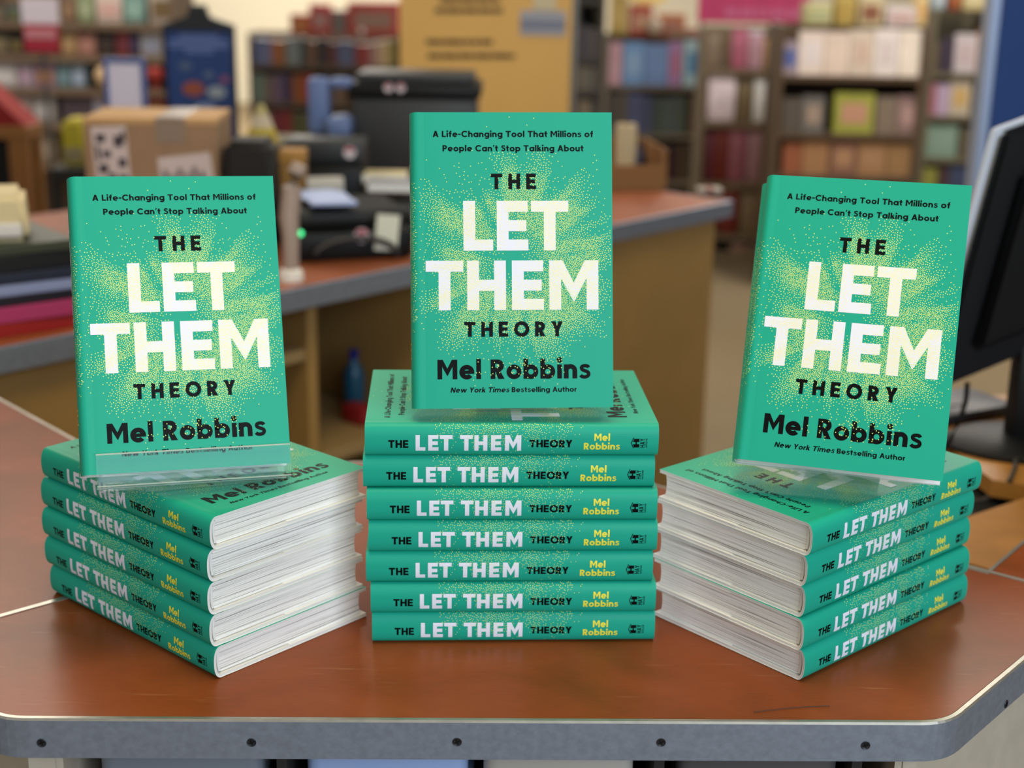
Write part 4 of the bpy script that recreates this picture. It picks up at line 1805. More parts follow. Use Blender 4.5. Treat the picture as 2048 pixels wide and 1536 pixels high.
def ballish(h1, h2):
    def f(root, w, h):
        r = min(w, h) / 2
        mb = MB()
        prof = [(max(.001, r * math.sin(math.pi * k / 10)), h - r - r * math.cos(math.pi * k / 10)) for k in range(11)]
        mb.lathe(prof, mat('ball', h1, .5, noise=.12, nscale=14), 20)
        mb.build('ball', root, smooth=math.radians(60))
        mb = MB()
        mb.lathe([(r * .5, 0), (r * .5, max(.004, h - 2 * r + r * .25))], mat('ball_stand', h2, .6), 16)
        mb.build('pedestal', root, smooth=math.radians(40))
    return f


top_c = P(650, 68, Y=Yc).z
prop('display_box', 'box', 'orange red carton on top of the bookcase behind the storage bin', 580, 618, 28, Yc + .02, top_c, carton2('#a8482c', '#b87a48'))
prop('display_box', 'box', 'bright red tall carton on top of the bookcase behind the storage bin', 618, 660, 8, Yc + .04, top_c, carton2('#b03634', '#a8807c'))
prop('display_box', 'box', 'wide red carton beside the orange sign on top of the bookcase', 694, 798, 4, Yc + .02, top_c, carton2('#b04440', '#98786a'))
prop('ornament', 'ornament', 'round white ornament in front of the wide red carton', 706, 738, 56, Yc + .0, top_c - .0, ballish('#d6ccc6', '#8c8a88'))
prop('display_box', 'box', 'grey mauve carton between the two red cartons on the bookcase', 662, 692, 20, Yc + .05, top_c, carton2('#8c7474', '#6c6c68'))
# blue crate and shirt-like blue pouch in front of the bookcase
qz = FLOOR


def frame_sign(h1, h2):
    def f(root, w, h):
        m = mat('sign_frame', h1, .5)
        for a in (((-w / 2, 0, 0), (-w / 2 + w * .11, .02, h)), ((w / 2 - w * .11, 0, 0), (w / 2, .02, h)), ((-w * .39, 0, h - w * .12), (w * .39, .02, h)), ((-w * .39, 0, 0), (w * .39, .02, w * .12))):
            mb = MB()
            mb.box(*a, m, .002)
            mb.build('frame_bar', root)
        mb = MB()
        mb.box((-w * .39, .006, w * .12), (w * .39, .012, h - w * .12), mat('sign_sheet', h2, .5))
        mb.build('sheet', root)
    return f


# pale blue chair-like pouch right of the shelf: back plus seat
def blue_seat(root, w, h):
    m = mat('blue_plastic', '#6478a8', .5)
    mb = MB()
    mb.box((-w * .5, .06, 0), (-w * .02, .10, h), m, .012)
    mb.build('tall_panel', root, smooth=math.radians(50))
    mb = MB()
    mb.box((-w * .02, .05, h * .82), (w * .5, .10, h), m, .012)
    mb.build('top_rail', root, smooth=math.radians(50))
    mb = MB()
    mb.box((-w * .04, 0, 0), (w * .5, .10, h * .36), m, .015)
    mb.build('pouch', root, smooth=math.radians(50))




def cone_bag(root, w, h):
    mb = MB()
    mb.lathe([(w * .5, 0), (w * .46, h * .2), (w * .36, h * .42)], mat('yellow_candy', '#b8a234', .6), 22)
    mb.build('yellow_base', root, smooth=math.radians(40))
    mb = MB()
    mb.lathe([(w * .36, h * .42), (w * .2, h * .75)], mat('cream_candy', '#c2b49a', .6), 22)
    mb.build('cream_middle', root, smooth=math.radians(40))
    mb = MB()
    mb.lathe([(w * .2, h * .75), (w * .1, h * .95), (w * .04, h)], mat('pale_yellow_candy', '#b0a468', .6), 22)
    mb.build('tip', root, smooth=math.radians(40))


zk = on_rear(600, 288, .70).z
on_top('carton', 'box', 'low khaki carton under the cone toy and blue file holder', 484, 716, 288, .70, boxy([('carton_body', -.5, .5, 0, .2, 0, .86, mat('khaki_card', '#4c4228', .7), .003), ('lid', -.505, .505, -.002, .202, .86, 1, mat('khaki_lid', '#5c5132', .7), .002)]))
on_top('cone_toy', 'toy', 'yellow and cream cone toy standing right of the blue poster', 488, 556, 208, .76, cone_bag, z0=zk + .0005)
on_top('file_holder', 'holder', 'blue plastic file holder left of the grey storage bin', 606, 700, 160, .74, blue_seat, z0=zk + .0005)


# ---- blue poster on a black stand
def poster_stand(root, w, zb, zt, zs, zp):
    """board from zb to zt, black frame with shoulders at zs and a narrow peak at zp (heights above the floor)"""
    H_ = zt - zb
    fb = mat('frame_black', '#11151c', .5)
    mb = MB()
    mb.box((-w * .46, 0, zb), (w * .46, .02, zt), mat('poster_blue', '#173a78', .5, noise=.15, nscale=5), .003)
    mb.build('poster', root)
    mb = MB()
    for a in (((-w * .5, -.004, zb - .02), (-w * .46, .03, zs)), ((w * .46, -.004, zb - .02), (w * .5, .03, zs)), ((-w * .46, -.004, zt), (w * .46, .03, zs))):
        mb.box(*a, fb, .002)
    loop = [(-w * .5, zs), (w * .5, zs), (w * .16, zs + (zp - zs) * .42), (w * .10, zp), (-w * .10, zp), (-w * .16, zs + (zp - zs) * .42)]
    mb.poly([(x, 0, z) for x, z in loop], fb)
    mb.poly([(x, .03, z) for x, z in reversed(loop)], fb)
    for i in range(6):
        a, b = loop[i], loop[(i + 1) % 6]
        mb.poly([(a[0], 0, a[1]), (a[0], .03, a[1]), (b[0], .03, b[1]), (b[0], 0, b[1])], fb)
    mb.build('frame', root)
    mb = MB()
    ink = mat('poster_pale_ink', '#6478b0', .5)
    for k, (a, b) in enumerate(((-.28, .28), (-.42, .42), (-.42, .40), (-.2, .2))):
        z = zt - H_ * (.05 + .045 * k)
        mb.box((a * w, -.0015, z - H_ * .016), (b * w, 0, z + H_ * .014), ink)
    mb.build('poster_lettering', root)
    for nm, x, z, r, hx in (('red_print', -.1, .47, .13, '#9a4a34'), ('grey_print', .12, .60, .06, '#5a6a8c'), ('white_print', .22, .44, .11, '#98a0a8'), ('grey_print', -.2, .68, .08, '#4c6080'), ('pink_print', .34, .56, .06, '#8a4a70'), ('pale_print', .05, .26, .15, '#8a98c0')):
        mb = MB()
        M = Matrix.Translation((x * w, -.0006, zb + z * H_)) @ Matrix.Rotation(math.pi / 2, 4, 'X') @ Matrix.Diagonal((1.2, .8, 1, 1))
        mb.lathe([(r * w, 0), (r * w, .001)], mat('poster_print', hx, .5), 18, M)
        mb.build(nm, root)
    for s in (-1, 1):
        mb = MB()
        mb.tube([(s * w * .44, .015, zb), (s * w * .48, .05, 0)], .012, fb, 8)
        mb.build('leg', root)


Ys = 3.6
a, b = P(325, 60, Y=Ys), P(468, 60, Y=Ys)
root = thing('poster_stand', 'blue poster in a black floor stand with a peaked top', 'poster', ((a.x + b.x) / 2, Ys, FLOOR), .04)
poster_stand(root, b.x - a.x, *[P(396, v, Y=Ys).z - FLOOR for v in (278, 62, 50, 10)])
# blue framed notice on the counter behind the box
on_top('notice_frame', 'sign', 'white notice in a blue frame standing behind the cardboard box', 204, 288, 116, .86, frame_sign('#4a5c92', '#cfcbdc'))

# ---- orange sign
Yo = 3.7
a, b = P(800, 110, Y=Yo), P(1142, 110, Y=Yo)
root = thing('standing_sign', 'tall orange sign board with dark text lines and a grey edge', 'sign', ((a.x + b.x) / 2, Yo, FLOOR))
w, h = b.x - a.x, 1.75
mb = MB()
mb.box((-w / 2, 0, .05), (w / 2, .025, h), mat('sign_orange', '#ecb964', .55, noise=.04, nscale=3), .003)
mb.build('board', root)
mb = MB()
mb.box((w / 2, -.004, 0), (w / 2 + .018, .03, h), mat('sign_edge', '#7e7a72', .4, .5), .003)
mb.build('edge_post', root)
mb = MB()
mb.box((-w * .5, -.12, 0), (w * .5, .14, .03), M_CHARC, .006)
mb.build('base', root)
ink = mat('sign_ink', '#6a4c1c', .6)
for line in (((870, 1012), 21), ((852, 985), 84), ((855, 1030), 112), ((880, 1000), 0)):
    (x0, x1), py = line
    r = random.Random(py)
    x = x0
    mb = MB()
    while x < x1 - 6:
        ww = min(r.uniform(14, 40), x1 - x)
        p0, p1 = P(x, py + 5, Y=Yo), P(x + ww, py - 5, Y=Yo)
        mb.box((p0.x - root.location.x, -.002, p0.z - FLOOR), (p1.x - root.location.x, -.0003, p1.z - FLOOR), ink)
        x += ww + 2
    mb.build('text_line', root)
mb = MB()
p0, p1 = P(1040, 70, Y=Yo), P(1132, 22, Y=Yo)
mb.box((p0.x - root.location.x, -.004, p0.z - FLOOR), (p1.x - root.location.x, -.0003, p1.z - FLOOR), mat('picture_grey', '#aaa9b0', .5))
p2 = P(1132, 40, Y=Yo)
mb.box((p0.x - root.location.x, -.006, p2.z - FLOOR - .03), (p1.x - root.location.x, -.004, p2.z - FLOOR), mat('picture_blue', '#7f8496', .5))
p0, p1 = P(1066, 22, Y=Yo), P(1112, -14, Y=Yo)
mb.box((p0.x - root.location.x, -.004, p0.z - FLOOR), (p1.x - root.location.x, -.0003, p1.z - FLOOR), mat('picture_cream', '#d8c8a0', .5))
mb.build('printed_picture', root)

# ---- dark shelf end beside the orange sign
Yd = 6.0
root, zs = bookcase('dark narrow bookcase end right of the orange sign', Yd, 1150, 1212, -60, (-2, 118, 182, 260), .4, '#34302b')
book_row("the dark narrow bookcase's top shelf", Yd, zs[1], [(1156, 1180, 52, '#3c3840'), (1181, 1203, 56, '#4a4440')], 'books in the dark bookcase')
book_row("the dark narrow bookcase's middle shelf", Yd, zs[2], [(1156, 1172, 130, '#6a6152'), (1173, 1202, 134, '#56524a')], 'books in the dark bookcase')
book_row("the dark narrow bookcase's low shelf", Yd, zs[3], [(1156, 1180, 200, '#6e6252'), (1181, 1203, 204, '#4c463e')], 'books in the dark bookcase')

# ---- bookcase with blue face-out books
Y1 = 7.6
root, zs = bookcase('taupe bookcase with pale blue face-out books right of the middle standing book', Y1, 1208, 1418, 72, (172, 268, 362), .32, '#6c6153')
book_row("the taupe bookcase's upper shelf", Y1, zs[0], [(1219, 1245, 84, '#c69aa6', True), (1248, 1290, 84, '#6f98c8', True, '#86a6cc'), (1292, 1338, 88, '#6c8abc', True), (1340, 1366, 84, '#a27cae', True, '#a86a88'), (1370, 1412, 80, '#9cbcc8', True, '#3f7ca8')], 'face-out books on the taupe bookcase')
book_row("the taupe bookcase's middle shelf", Y1, zs[1], spines(1220, 1256, 184, ['#5a554e', '#4a4640', '#625a50'], 3) + spines(1257, 1304, 186, ['#4c5478', '#58608a', '#464c6c'], 4) + spines(1305, 1380, 188, ['#3f4a48', '#47564c', '#4e5a5e', '#505a5e'], 5) + spines(1381, 1408, 186, ['#5c4638', '#6a5848'], 6), 'spines on the middle shelf of the taupe bookcase')
book_row("the taupe bookcase's bottom shelf", Y1, zs[2], spines(1290, 1340, 290, ['#2e1c20', '#3c2a28', '#4a3a2c'], 7) + spines(1341, 1400, 286, ['#3a1c24', '#1f1612', '#503c28', '#2a2018'], 8), 'spines on the bottom shelf of the taupe bookcase')
zt = P(1300, 72, Y=Y1).z
prop('display_box', 'box', 'red and orange carton on top of the taupe bookcase', 1262, 1306, 10, Y1 + .05, zt, carton2('#b04a3c', '#c09478'))
prop('display_box', 'box', 'orange carton on top of the taupe bookcase, right of the red one', 1318, 1372, 28, Y1 + .03, zt, carton2('#bc7850', '#a87868'))
prop('display_box', 'box', 'yellow carton at the left end of the taupe bookcase top', 1224, 1258, -10, Y1 + .08, zt, carton2('#b49a54', '#c8ac64'))
prop('doll', 'toy', 'cream round toy between the cartons on the taupe bookcase', 1294, 1326, 36, Y1, zt, ballish('#c0b09c', '#7c5c4c'))
prop('display_box', 'box', 'rose carton lying low on the taupe bookcase top', 1330, 1396, 56, Y1 + .0, zt, carton2('#a86c60', '#8c7a5c'))

# yellow panel built as a lantern shape with an added glow; pink banner
a, b = P(1270, 4, Y=7.2), P(1365, 4, Y=7.2)
root = thing('glowing_panel', 'pale yellow panel, given a glow, above the red carton at the top edge', 'lamp', ((a.x + b.x) / 2, 7.9, P(1310, 8, Y=7.2).z - .02))
w = b.x - a.x
mb = MB()
mb.lathe([(w * .30, 0), (w * .5, .06), (w * .5, .16), (w * .3, .22)], mat('panel_glow', '#f3dc8c', .7, emit=.35), 24)
mb.build('panel_body', root, smooth=math.radians(50))
mb = MB()
mb.tube([(0, 0, .22), (0, 0, 1.2)], .006, M_CHARC)
mb.build('cord', root)
Yb = 6.9
a, b = P(1395, 40, Y=Yb), P(1618, 40, Y=Yb)
zt, zb2 = P(1500, -14, Y=Yb).z, P(1500, 46, Y=Yb).z
root = thing('banner', 'magenta banner with pale lettering strip above the shelves', 'banner', ((a.x + b.x) / 2, Yb, FLOOR))
w = b.x - a.x
mb = MB()
mb.box((-w / 2, 0, zb2 - FLOOR), (w / 2, .012, zt - FLOOR), mat('banner_pink', '#c03c6c', .6, noise=.1), .002)
mb.build('banner_board', root)
mb = MB()
r = random.Random(2)
x = -w * .26
while x < w * .36:
    ww = r.uniform(.03, .07)
    mb.box((x, -.002, zb2 - FLOOR + .03), (x + ww, 0, zb2 - FLOOR + .075), mat('banner_ink', '#c86890', .6))
    x += ww + .014
mb.build('banner_lettering', root)
for s in (-1, 1):
    mb = MB()
    mb.tube([(s * w * .46, .006, 0), (s * w * .46, .006, zb2 - FLOOR)], .012, mat('post_taupe', '#7a6c58', .6))
    mb.build('post', root)


# ---- gift display between the bookcases: pink and white packets on hooks
def packet(h1, h2, d=.05):
    def f(root, w, h):
        mb = MB()
        mb.box((-w / 2, 0, 0), (w / 2, d, h * .9), mat('packet_film', h1, .45, noise=.2, nscale=16), .008)
        mb.build('packet', root, smooth=math.radians(50))
        mb = MB()
        mb.box((-w * .5, d * .4, h * .82), (w * .5, d * .5, h), mat('header_card', h2, .5), .001)
        mb.build('header_card', root)
    return f


Yg = 6.4
root, zs = bookcase('tan gondola with hanging packets between the taupe bookcase and the cream books', Yg, 1404, 1570, 56, (140, 245, 366, 470, 556), .25, '#7a6a54')
gg = 'packets on the tan gondola'
for i, (x0, x1, yt, lv, h1, h2, lab) in enumerate((
        (1412, 1440, 66, 0, '#8c7a68', '#9a8874', 'dull tan packet high on the tan gondola'), (1466, 1498, 56, 0, '#b2647c', '#a85872', 'rose packet high on the tan gondola'),
        (1499, 1530, 60, 0, '#b890a0', '#c8c0cc', 'lilac packet with a pale header high on the tan gondola'), (1531, 1562, 70, 0, '#b89858', '#4a3c34', 'mustard packet high on the tan gondola'),
        (1418, 1474, 146, 1, '#f0dee8', '#f4e6ee', 'large white and pink packet on the second row of the tan gondola'), (1476, 1508, 158, 1, '#7c6c50', '#8a7a60', 'olive tan packet on the second row of the tan gondola'),
        (1511, 1566, 155, 1, '#eceef6', '#f2f4fa', 'large white packet on the second row of the tan gondola'),
        (1410, 1432, 262, 2, '#652632', '#74303c', 'maroon packet on the third row of the tan gondola'), (1433, 1460, 258, 2, '#78261c', '#84302a', 'brick red packet on the third row of the tan gondola'),
        (1461, 1496, 244, 2, '#9a5a68', '#a86c78', 'dusty rose packet on the third row of the tan gondola'), (1498, 1552, 250, 2, '#9c747c', '#b08c98', 'wide mauve packet on the third row of the tan gondola'),
        (1440, 1480, 372, 3, '#7a2a26', '#8a6a54', 'red brown packet on the fourth row of the tan gondola'), (1484, 1530, 380, 3, '#7c6a50', '#6c5c48', 'khaki packet on the fourth row of the tan gondola'),
        (1462, 1496, 480, 4, '#8a6a58', '#746c80', 'peach and lilac packet on the bottom row of the tan gondola'), (1498, 1532, 484, 4, '#77675c', '#5c5060', 'brown packet on the bottom row of the tan gondola'))):
    prop('packet', 'packet', lab, x0, x1, yt, Yg + .02, zs[lv] + .0005, packet(h1, h2), gg)

# ---- bookcase with cream face-out books
Y2 = 5.8
root, zs = bookcase('brown bookcase with rows of cream face-out books above the right standing book', Y2, 1556, 1850, 52, (152, 268, 352, 452), .34, '#5c4a38')
book_row('the top shelf of the cream-book case', Y2, zs[0], [(1566, 1600, 82, '#a89aa8', True, '#5a6cb0'), (1602, 1652, 62, '#f2e2da', True, '#ece2e6'), (1654, 1702, 64, '#ecd8cc', True), (1704, 1752, 60, '#e2d2c4', True, '#d8c0b0'), (1754, 1802, 58, '#f2e8e6', True, '#e2d4d8'), (1804, 1850, 60, '#f8eade', True)], 'cream face-out books on the top shelf')
book_row('the second shelf of the cream-book case', Y2, zs[1], [(1566, 1606, 196, '#5e5650', True), (1608, 1652, 192, '#72706e', True, '#a89488'), (1672, 1752, 186, '#a4a84c', True, '#c89880'), (1756, 1796, 194, '#86786a', True), (1798, 1842, 192, '#8e7474', True, '#b49490')], 'face-out books on the second shelf')
book_row('the third shelf of the cream-book case', Y2, zs[2], [(1568, 1606, 286, '#9a5c40', True), (1608, 1660, 282, '#a67c58', True), (1664, 1716, 280, '#8c6454', True, '#b08868'), (1718, 1776, 284, '#a67e5a', True, '#ac8666'), (1778, 1832, 286, '#9c7852', True)], 'brown face-out books on the third shelf')
zt = P(1700, 52, Y=Y2).z
for x0, x1, yt, h1, h2, lab in ((1612, 1666, 6, '#c4bf8c', '#b4b88c', 'pale green rounded carton on the cream-book case'), (1676, 1712, -16, '#c0a85c', '#b89c50', 'mustard carton on the cream-book case'),
                                (1722, 1768, -8, '#cfbf98', '#8c5a44', 'cream carton with a brown panel on the cream-book case'), (1776, 1834, 14, '#d8cccc', '#c8a8a4', 'large white carton stacked on the cream-book case'),
                                (1838, 1858, -16, '#e0c890', '#e0b070', 'narrow yellow carton at the right end of the cream-book case')):
    prop('display_box', 'box', lab, x0, x1, yt, Y2 + .06, zt, carton2(h1, h2))

# ---- narrow bookcase at the far right
Y3 = 6.2
root, zs = bookcase('narrow tan bookcase left of the blue panel', Y3, 1856, 1985, 20, (146, 232, 316, 380), .3, '#6e6652')
book_row("the narrow tan bookcase's top shelf", Y3, zs[0], [(1860, 1880, 82, '#6c5c40', True), (1882, 1912, 76, '#3c2f42', True), (1914, 1958, 68, '#cfc4ca', True, '#c8b4b8'), (1960, 1976, 60, '#98603c', True)], 'books on the narrow tan bookcase')
book_row("the narrow tan bookcase's middle shelf", Y3, zs[1], [(1856, 1874, 166, '#b86a7c', True), (1876, 1902, 168, '#c0a8c6', True), (1904, 1946, 158, '#c9bca8', True, '#d0ac6c'), (1950, 1972, 186, '#7c6a64', True)], 'books on the narrow tan bookcase')
book_row("the narrow tan bookcase's third shelf", Y3, zs[2], [(1856, 1918, 250, '#84a090', True, '#8aa498'), (1922, 1950, 256, '#625848', True), (1952, 1974, 250, '#705058', True)], 'books on the narrow tan bookcase')
book_row("the narrow tan bookcase's lowest shelf", Y3, zs[3], [(1840, 1876, 336, '#909040', True), (1880, 1900, 334, '#4a3438', True), (1902, 1940, 330, '#3c4668', True)], 'books on the narrow tan bookcase')
zt = P(1900, 20, Y=Y3).z
for x0, x1, yt, h1, h2, lab in ((1868, 1894, -20, '#a8bcc4', '#b8c4d0', 'pale blue carton on the narrow tan bookcase'), (1904, 1924, -30, '#a4482c', '#b47040', 'rust carton on the narrow tan bookcase'), (1930, 1974, -28, '#d8c48c', '#d8cca0', 'cream yellow carton on the narrow tan bookcase')):
    prop('display_box', 'box', lab, x0, x1, yt, Y3 + .06, zt, carton2(h1, h2))

# ---- toy shelf at the far left
Y4 = 5.2
root, zs = bookcase('brown toy shelf behind the cardboard box at the left', Y4, -60, 352, -40, (46, 112, 178, 250, 330), .36, '#6b5744')
tg = 'toys and gifts on the toy shelf'
T = [
    # x0, x1, top, level, colour, colour, kind, label
    (-20, 8, 12, 0, '#4a4438', '#7a6a54', 'c', 'dark olive carton high on the toy shelf'), (10, 42, 14, 0, '#2e4448', '#64603c', 'c', 'dark teal carton high on the toy shelf'),
    (122, 150, -6, 0, '#705440', '#8a6c50', 'c', 'brown carton high on the toy shelf'), (152, 186, -10, 0, '#7d8a64', '#98a080', 'c', 'sage carton high on the toy shelf'), (190, 242, -14, 0, '#c4b4a8', '#c8a098', 'c', 'pinkish white carton high on the toy shelf'),
    (246, 288, -12, 0, '#6f9088', '#88a89c', 'c', 'teal carton high on the toy shelf'), (296, 348, -20, 0, '#a89a8c', '#6a5434', 'c', 'grey beige carton high on the toy shelf'),
    (-30, 16, 66, 1, '#5a5040', '#7a6c50', 'c', 'dull brown carton on the second level of the toy shelf'), (18, 44, 70, 1, '#3a342c', '#6a5c30', 'c', 'dark carton with an ochre panel on the toy shelf'), (120, 152, 58, 1, '#96744e', '#a88860', 'c', 'tan carton on the second level of the toy shelf'),
    (154, 190, 66, 1, '#9a6a5c', '#a8786c', 'c', 'terracotta carton on the second level of the toy shelf'), (192, 228, 52, 1, '#2c201c', '#3c2c28', 'c', 'near black carton on the second level of the toy shelf'), (230, 256, 44, 1, '#7a2a2c', '#6a2a34', 'c', 'maroon carton on the second level of the toy shelf'),
    (257, 276, 46, 1, '#2c2440', '#3c3454', 'c', 'dark violet carton on the toy shelf'), (278, 322, 44, 1, '#98908c', '#888ca0', 'c', 'grey carton on the second level of the toy shelf'),
    (-30, 30, 104, 2, '#b8b0b0', '#c8c4c4', 'c', 'pale grey carton on the third level of the toy shelf'), (34, 64, 120, 2, '#a89aa4', '#b090a8', 'c', 'lilac grey carton on the third level of the toy shelf'), (66, 108, 116, 2, '#92788c', '#a87858', 'c', 'mauve carton with an orange panel on the toy shelf'),
    (110, 140, 118, 2, '#647c80', '#708c94', 'c', 'teal grey carton on the third level of the toy shelf'), (141, 168, 110, 2, '#7c8c98', '#a0aec8', 'c', 'blue grey carton on the third level of the toy shelf'), (184, 236, 84, 2, '#d0b088', '#a08068', 'b', 'cream yellow ball lamp on the toy shelf'),
    (254, 290, 74, 2, '#90a878', '#6a8058', 'b', 'green ball on the toy shelf'), (290, 326, 80, 2, '#9c2a22', '#803028', 'b', 'red ball left of the blue poster'),
    (-30, 14, 178, 3, '#a81c16', '#b03028', 'c', 'bright red carton at the left edge of the toy shelf'), (16, 60, 190, 3, '#a08c88', '#b0a09c', 'c', 'pinkish grey carton on the fourth level of the toy shelf'), (62, 108, 184, 3, '#9c9490', '#b0acac', 'c', 'light grey carton on the fourth level of the toy shelf'),
    (120, 182, 168, 3, '#55444c', '#4a3c48', 'c', 'dark purple grey carton on the fourth level of the toy shelf'), (184, 204, 174, 3, '#a89ca0', '#8c94b0', 'c', 'whitish carton on the fourth level of the toy shelf'), (290, 326, 166, 3, '#8c3028', '#8c7c44', 'c', 'red and olive carton left of the blue poster on the toy shelf'),
    (62, 108, 262, 4, '#8c7c68', '#a09080', 'c', 'beige carton on the lowest level of the toy shelf'), (-30, 30, 268, 4, '#8a7a64', '#60543c', 'c', 'khaki carton on the lowest level of the toy shelf'),
]
for x0, x1, yt, lv, h1, h2, k, lab in T:
    prop('toy_ball' if k == 'b' else 'gift_box', 'ball' if k == 'b' else 'box', lab, x0, x1, yt, Y4 + .03, zs[lv] + .0005, ballish(h1, h2) if k == 'b' else carton2(h1, h2), tg)

# red and white hanging sign in front of the toy shelf
Yh = 4.6
a, b = P(44, 50, Y=Yh), P(118, 50, Y=Yh)
zt, zm, zb2 = P(80, -4, Y=Yh).z, P(80, 48, Y=Yh).z, P(80, 104, Y=Yh).z
root = thing('price_sign', 'sign with a white top half and red lower half on a post at the left', 'sign', ((a.x + b.x) / 2, Yh, FLOOR))
w = b.x - a.x
mb = MB()
mb.box((-w / 2, 0, zm - FLOOR), (w / 2, .01, zt - FLOOR), mat('sign_white', '#c8bec8', .5), .001)
mb.build('white_half', root)
mb = MB()
mb.box((-w * .47, 0, zb2 - FLOOR), (w * .47, .01, zm - FLOOR), mat('sign_red', '#94182c', .5), .001)
mb.build('red_half', root)
mb = MB()
for k in range(3):
    mb.box((-w * .42 + k * w * .28, -.002, zb2 - FLOOR + .05), (-w * .42 + k * w * .28 + w * .24, 0, zb2 - FLOOR + .085), mat('sign_red_ink', '#b87a84', .5))
mb.build('lettering', root)
mb = MB()
mb.tube([(0, .012, 0), (0, .012, zb2 - FLOOR + .02)], .008, M_CHARC)
mb.build('post', root)

# red display bin at the far left with its wooden post and a yellow tote
Yr = 3.4
a, b = P(-90, 250, Y=Yr), P(52, 250, Y=Yr)
zt = P(10, 170, Y=Yr).z
zb2 = P(10, 252, Y=Yr).z
root = thing('display_table', 'small wooden display stand with a red skirt at the left edge', 'stand', ((a.x + b.x) / 2, Yr, FLOOR))
w = b.x - a.x
mb = MB()
mb.poly([(-w / 2, 0, zb2 - FLOOR), (w / 2, 0, zb2 - FLOOR), (-w * .10, 0, zt - FLOOR), (-w / 2, 0, zt - FLOOR)], mat('skirt_red', '#84120f', .8))
mb.poly([(-w / 2, .14, zb2 - FLOOR), (-w / 2, .14, zt - FLOOR), (-w * .10, .14, zt - FLOOR), (w / 2, .14, zb2 - FLOOR)], mat('skirt_red', '#84120f', .8))
mb.poly([(w / 2, 0, zb2 - FLOOR), (w / 2, .14, zb2 - FLOOR), (-w * .10, .14, zt - FLOOR), (-w * .10, 0, zt - FLOOR)], mat('skirt_red', '#84120f', .8))
mb.poly([(-w / 2, 0, zt - FLOOR), (-w * .10, 0, zt - FLOOR), (-w * .10, .14, zt - FLOOR), (-w / 2, .14, zt - FLOOR)], mat('skirt_red', '#84120f', .8))
mb.build('red_skirt', root)
mb = MB()
mb.box((-w / 2, -.005, zb2 - FLOOR - .04), (w / 2 + .005, .14, zb2 - FLOOR), mat('stand_wood', '#8a5a26', .5, noise=.1), .003)
mb.build('top_rail', root)
for x in (-w / 2 + .03, w / 2 - .03):
    for y in (.02, .12):
        mb = MB()
        mb.box((x - .03, y - .02, 0), (x + .03, y + .02, zb2 - FLOOR - .04), mat('stand_wood', '#8a5a26', .5, noise=.1), .003)
        mb.build('leg', root)
mb = MB()
mb.box((-w / 2, .05, .02), (w / 2 - .06, .10, zb2 - FLOOR - .05), M_BLACKP, .004)
mb.build('dark_infill', root)
prop('tote_bag', 'bag', 'bright yellow tote bag left of the cardboard box', 118, 166, 240, 3.0, P(140, 335, Y=3.0).z, bag(mat('tote_yellow', '#b0a01c', .6), mat('tote_grey', '#8c8060', .6)))
prop('display_stool', 'stool', 'low dark stool under the yellow tote bag', 105, 180, 335, 2.97, FLOOR, lambda root, w, h: [
    (lambda m1: m1.build('seat', root))((lambda m0: (m0.box((-w / 2, -.02, h - .035), (w / 2, .2, h), M_DARK, .004), m0)[1])(MB()))] + [
    (lambda m1: m1.build('leg', root))((lambda m0: (m0.box((x - .012, y - .012, 0), (x + .012, y + .012, h - .035), M_DARK, .002), m0)[1])(MB())) for x in (-w * .42, w * .42) for y in (.0, .18)])

# ---- right wing: blue partition, wooden work surface, monitor
Yp = 2.6
a, b = P(1962, 350, Y=Yp), P(1989, 350, Y=Yp)
root = thing('partition_panel', 'blue partition panel with a pale metal edge at the right', 'panel', (P(1975, 160, Y=Yp).x, Yp, FLOOR))
mb = MB()
zpb = P(1950, 700, Y=Yp).z - FLOOR
mb.box((.012, 0, zpb), (1.1, .05, 1.75), mat('partition_blue', '#163f80', .7, noise=.06, nscale=4), .003)
mb.build('panel', root)
mb = MB()
mb.box((-.012, -.006, zpb), (.014, .056, 1.755), mat('partition_edge', '#98a6c4', .4, .3), .003)
mb.build('edge_trim', root)
for x in (.5, 1.0):
    mb = MB()
    mb.box((x - .03, .01, 0), (x + .03, .04, zpb), M_CHARC, .003)
    mb.build('post', root)

ZW = -.07
W0 = RI + Vector((.0045, .0022))
mb = MB()
root = thing('work_surface', 'honey wood work surface set lower than the counter at the right', 'desk', (0, 0, FLOOR))
near = [Vector((.452, .236)), W0 + Vector((.012, -.002)), W0 + Vector((.05, .065)).normalized() * .32 + Vector((.008, -.004))]
p1, p2 = P(1952, 1030, Z=ZW), P(2048, 1008, Z=ZW)
q1, q2 = P(1985, 1149, Z=ZW), P(2100, 1040, Z=ZW)
pts = [P(1800, 1085, Z=ZW), P(1992, 1142, Z=ZW), P(2180, 1000, Z=ZW), P(2120, 972, Z=ZW), P(1850, 1062, Z=ZW)]
mb.prism([(p.x, p.y) for p in pts], -FLOOR + ZW - .022, -FLOOR + ZW, M_WOOD)
mb.build('front_board', root)
pts2 = [P(1560, 925, Z=ZW), P(1900, 895, Z=ZW), P(2200, 950, Z=ZW), P(2300, 760, Z=ZW), P(1700, 760, Z=ZW)]
mb = MB()
mb.prism([(p.x, p.y) for p in [pts2[0], pts2[1], P(1985, 960, Z=ZW), P(2150, 985, Z=ZW), P(2300, 780, Z=ZW), P(1700, 800, Z=ZW)]], -FLOOR + ZW - .022, -FLOOR + ZW, M_WOOD)
mb.build('rear_board', root)
mb = MB()
lo = [P(1700, 1120, Z=ZW - .04), P(2020, 1170, Z=ZW - .04), P(2250, 1000, Z=ZW - .04), P(2250, 900, Z=ZW - .04), P(1700, 900, Z=ZW - .04)]
mb.prism([(p.x, p.y) for p in lo], -FLOOR + ZW - .06, -FLOOR + ZW - .035, M_DARK)  # dark sheet under the boards, filling the gap between them with black
mb.build('gap_backing', root)
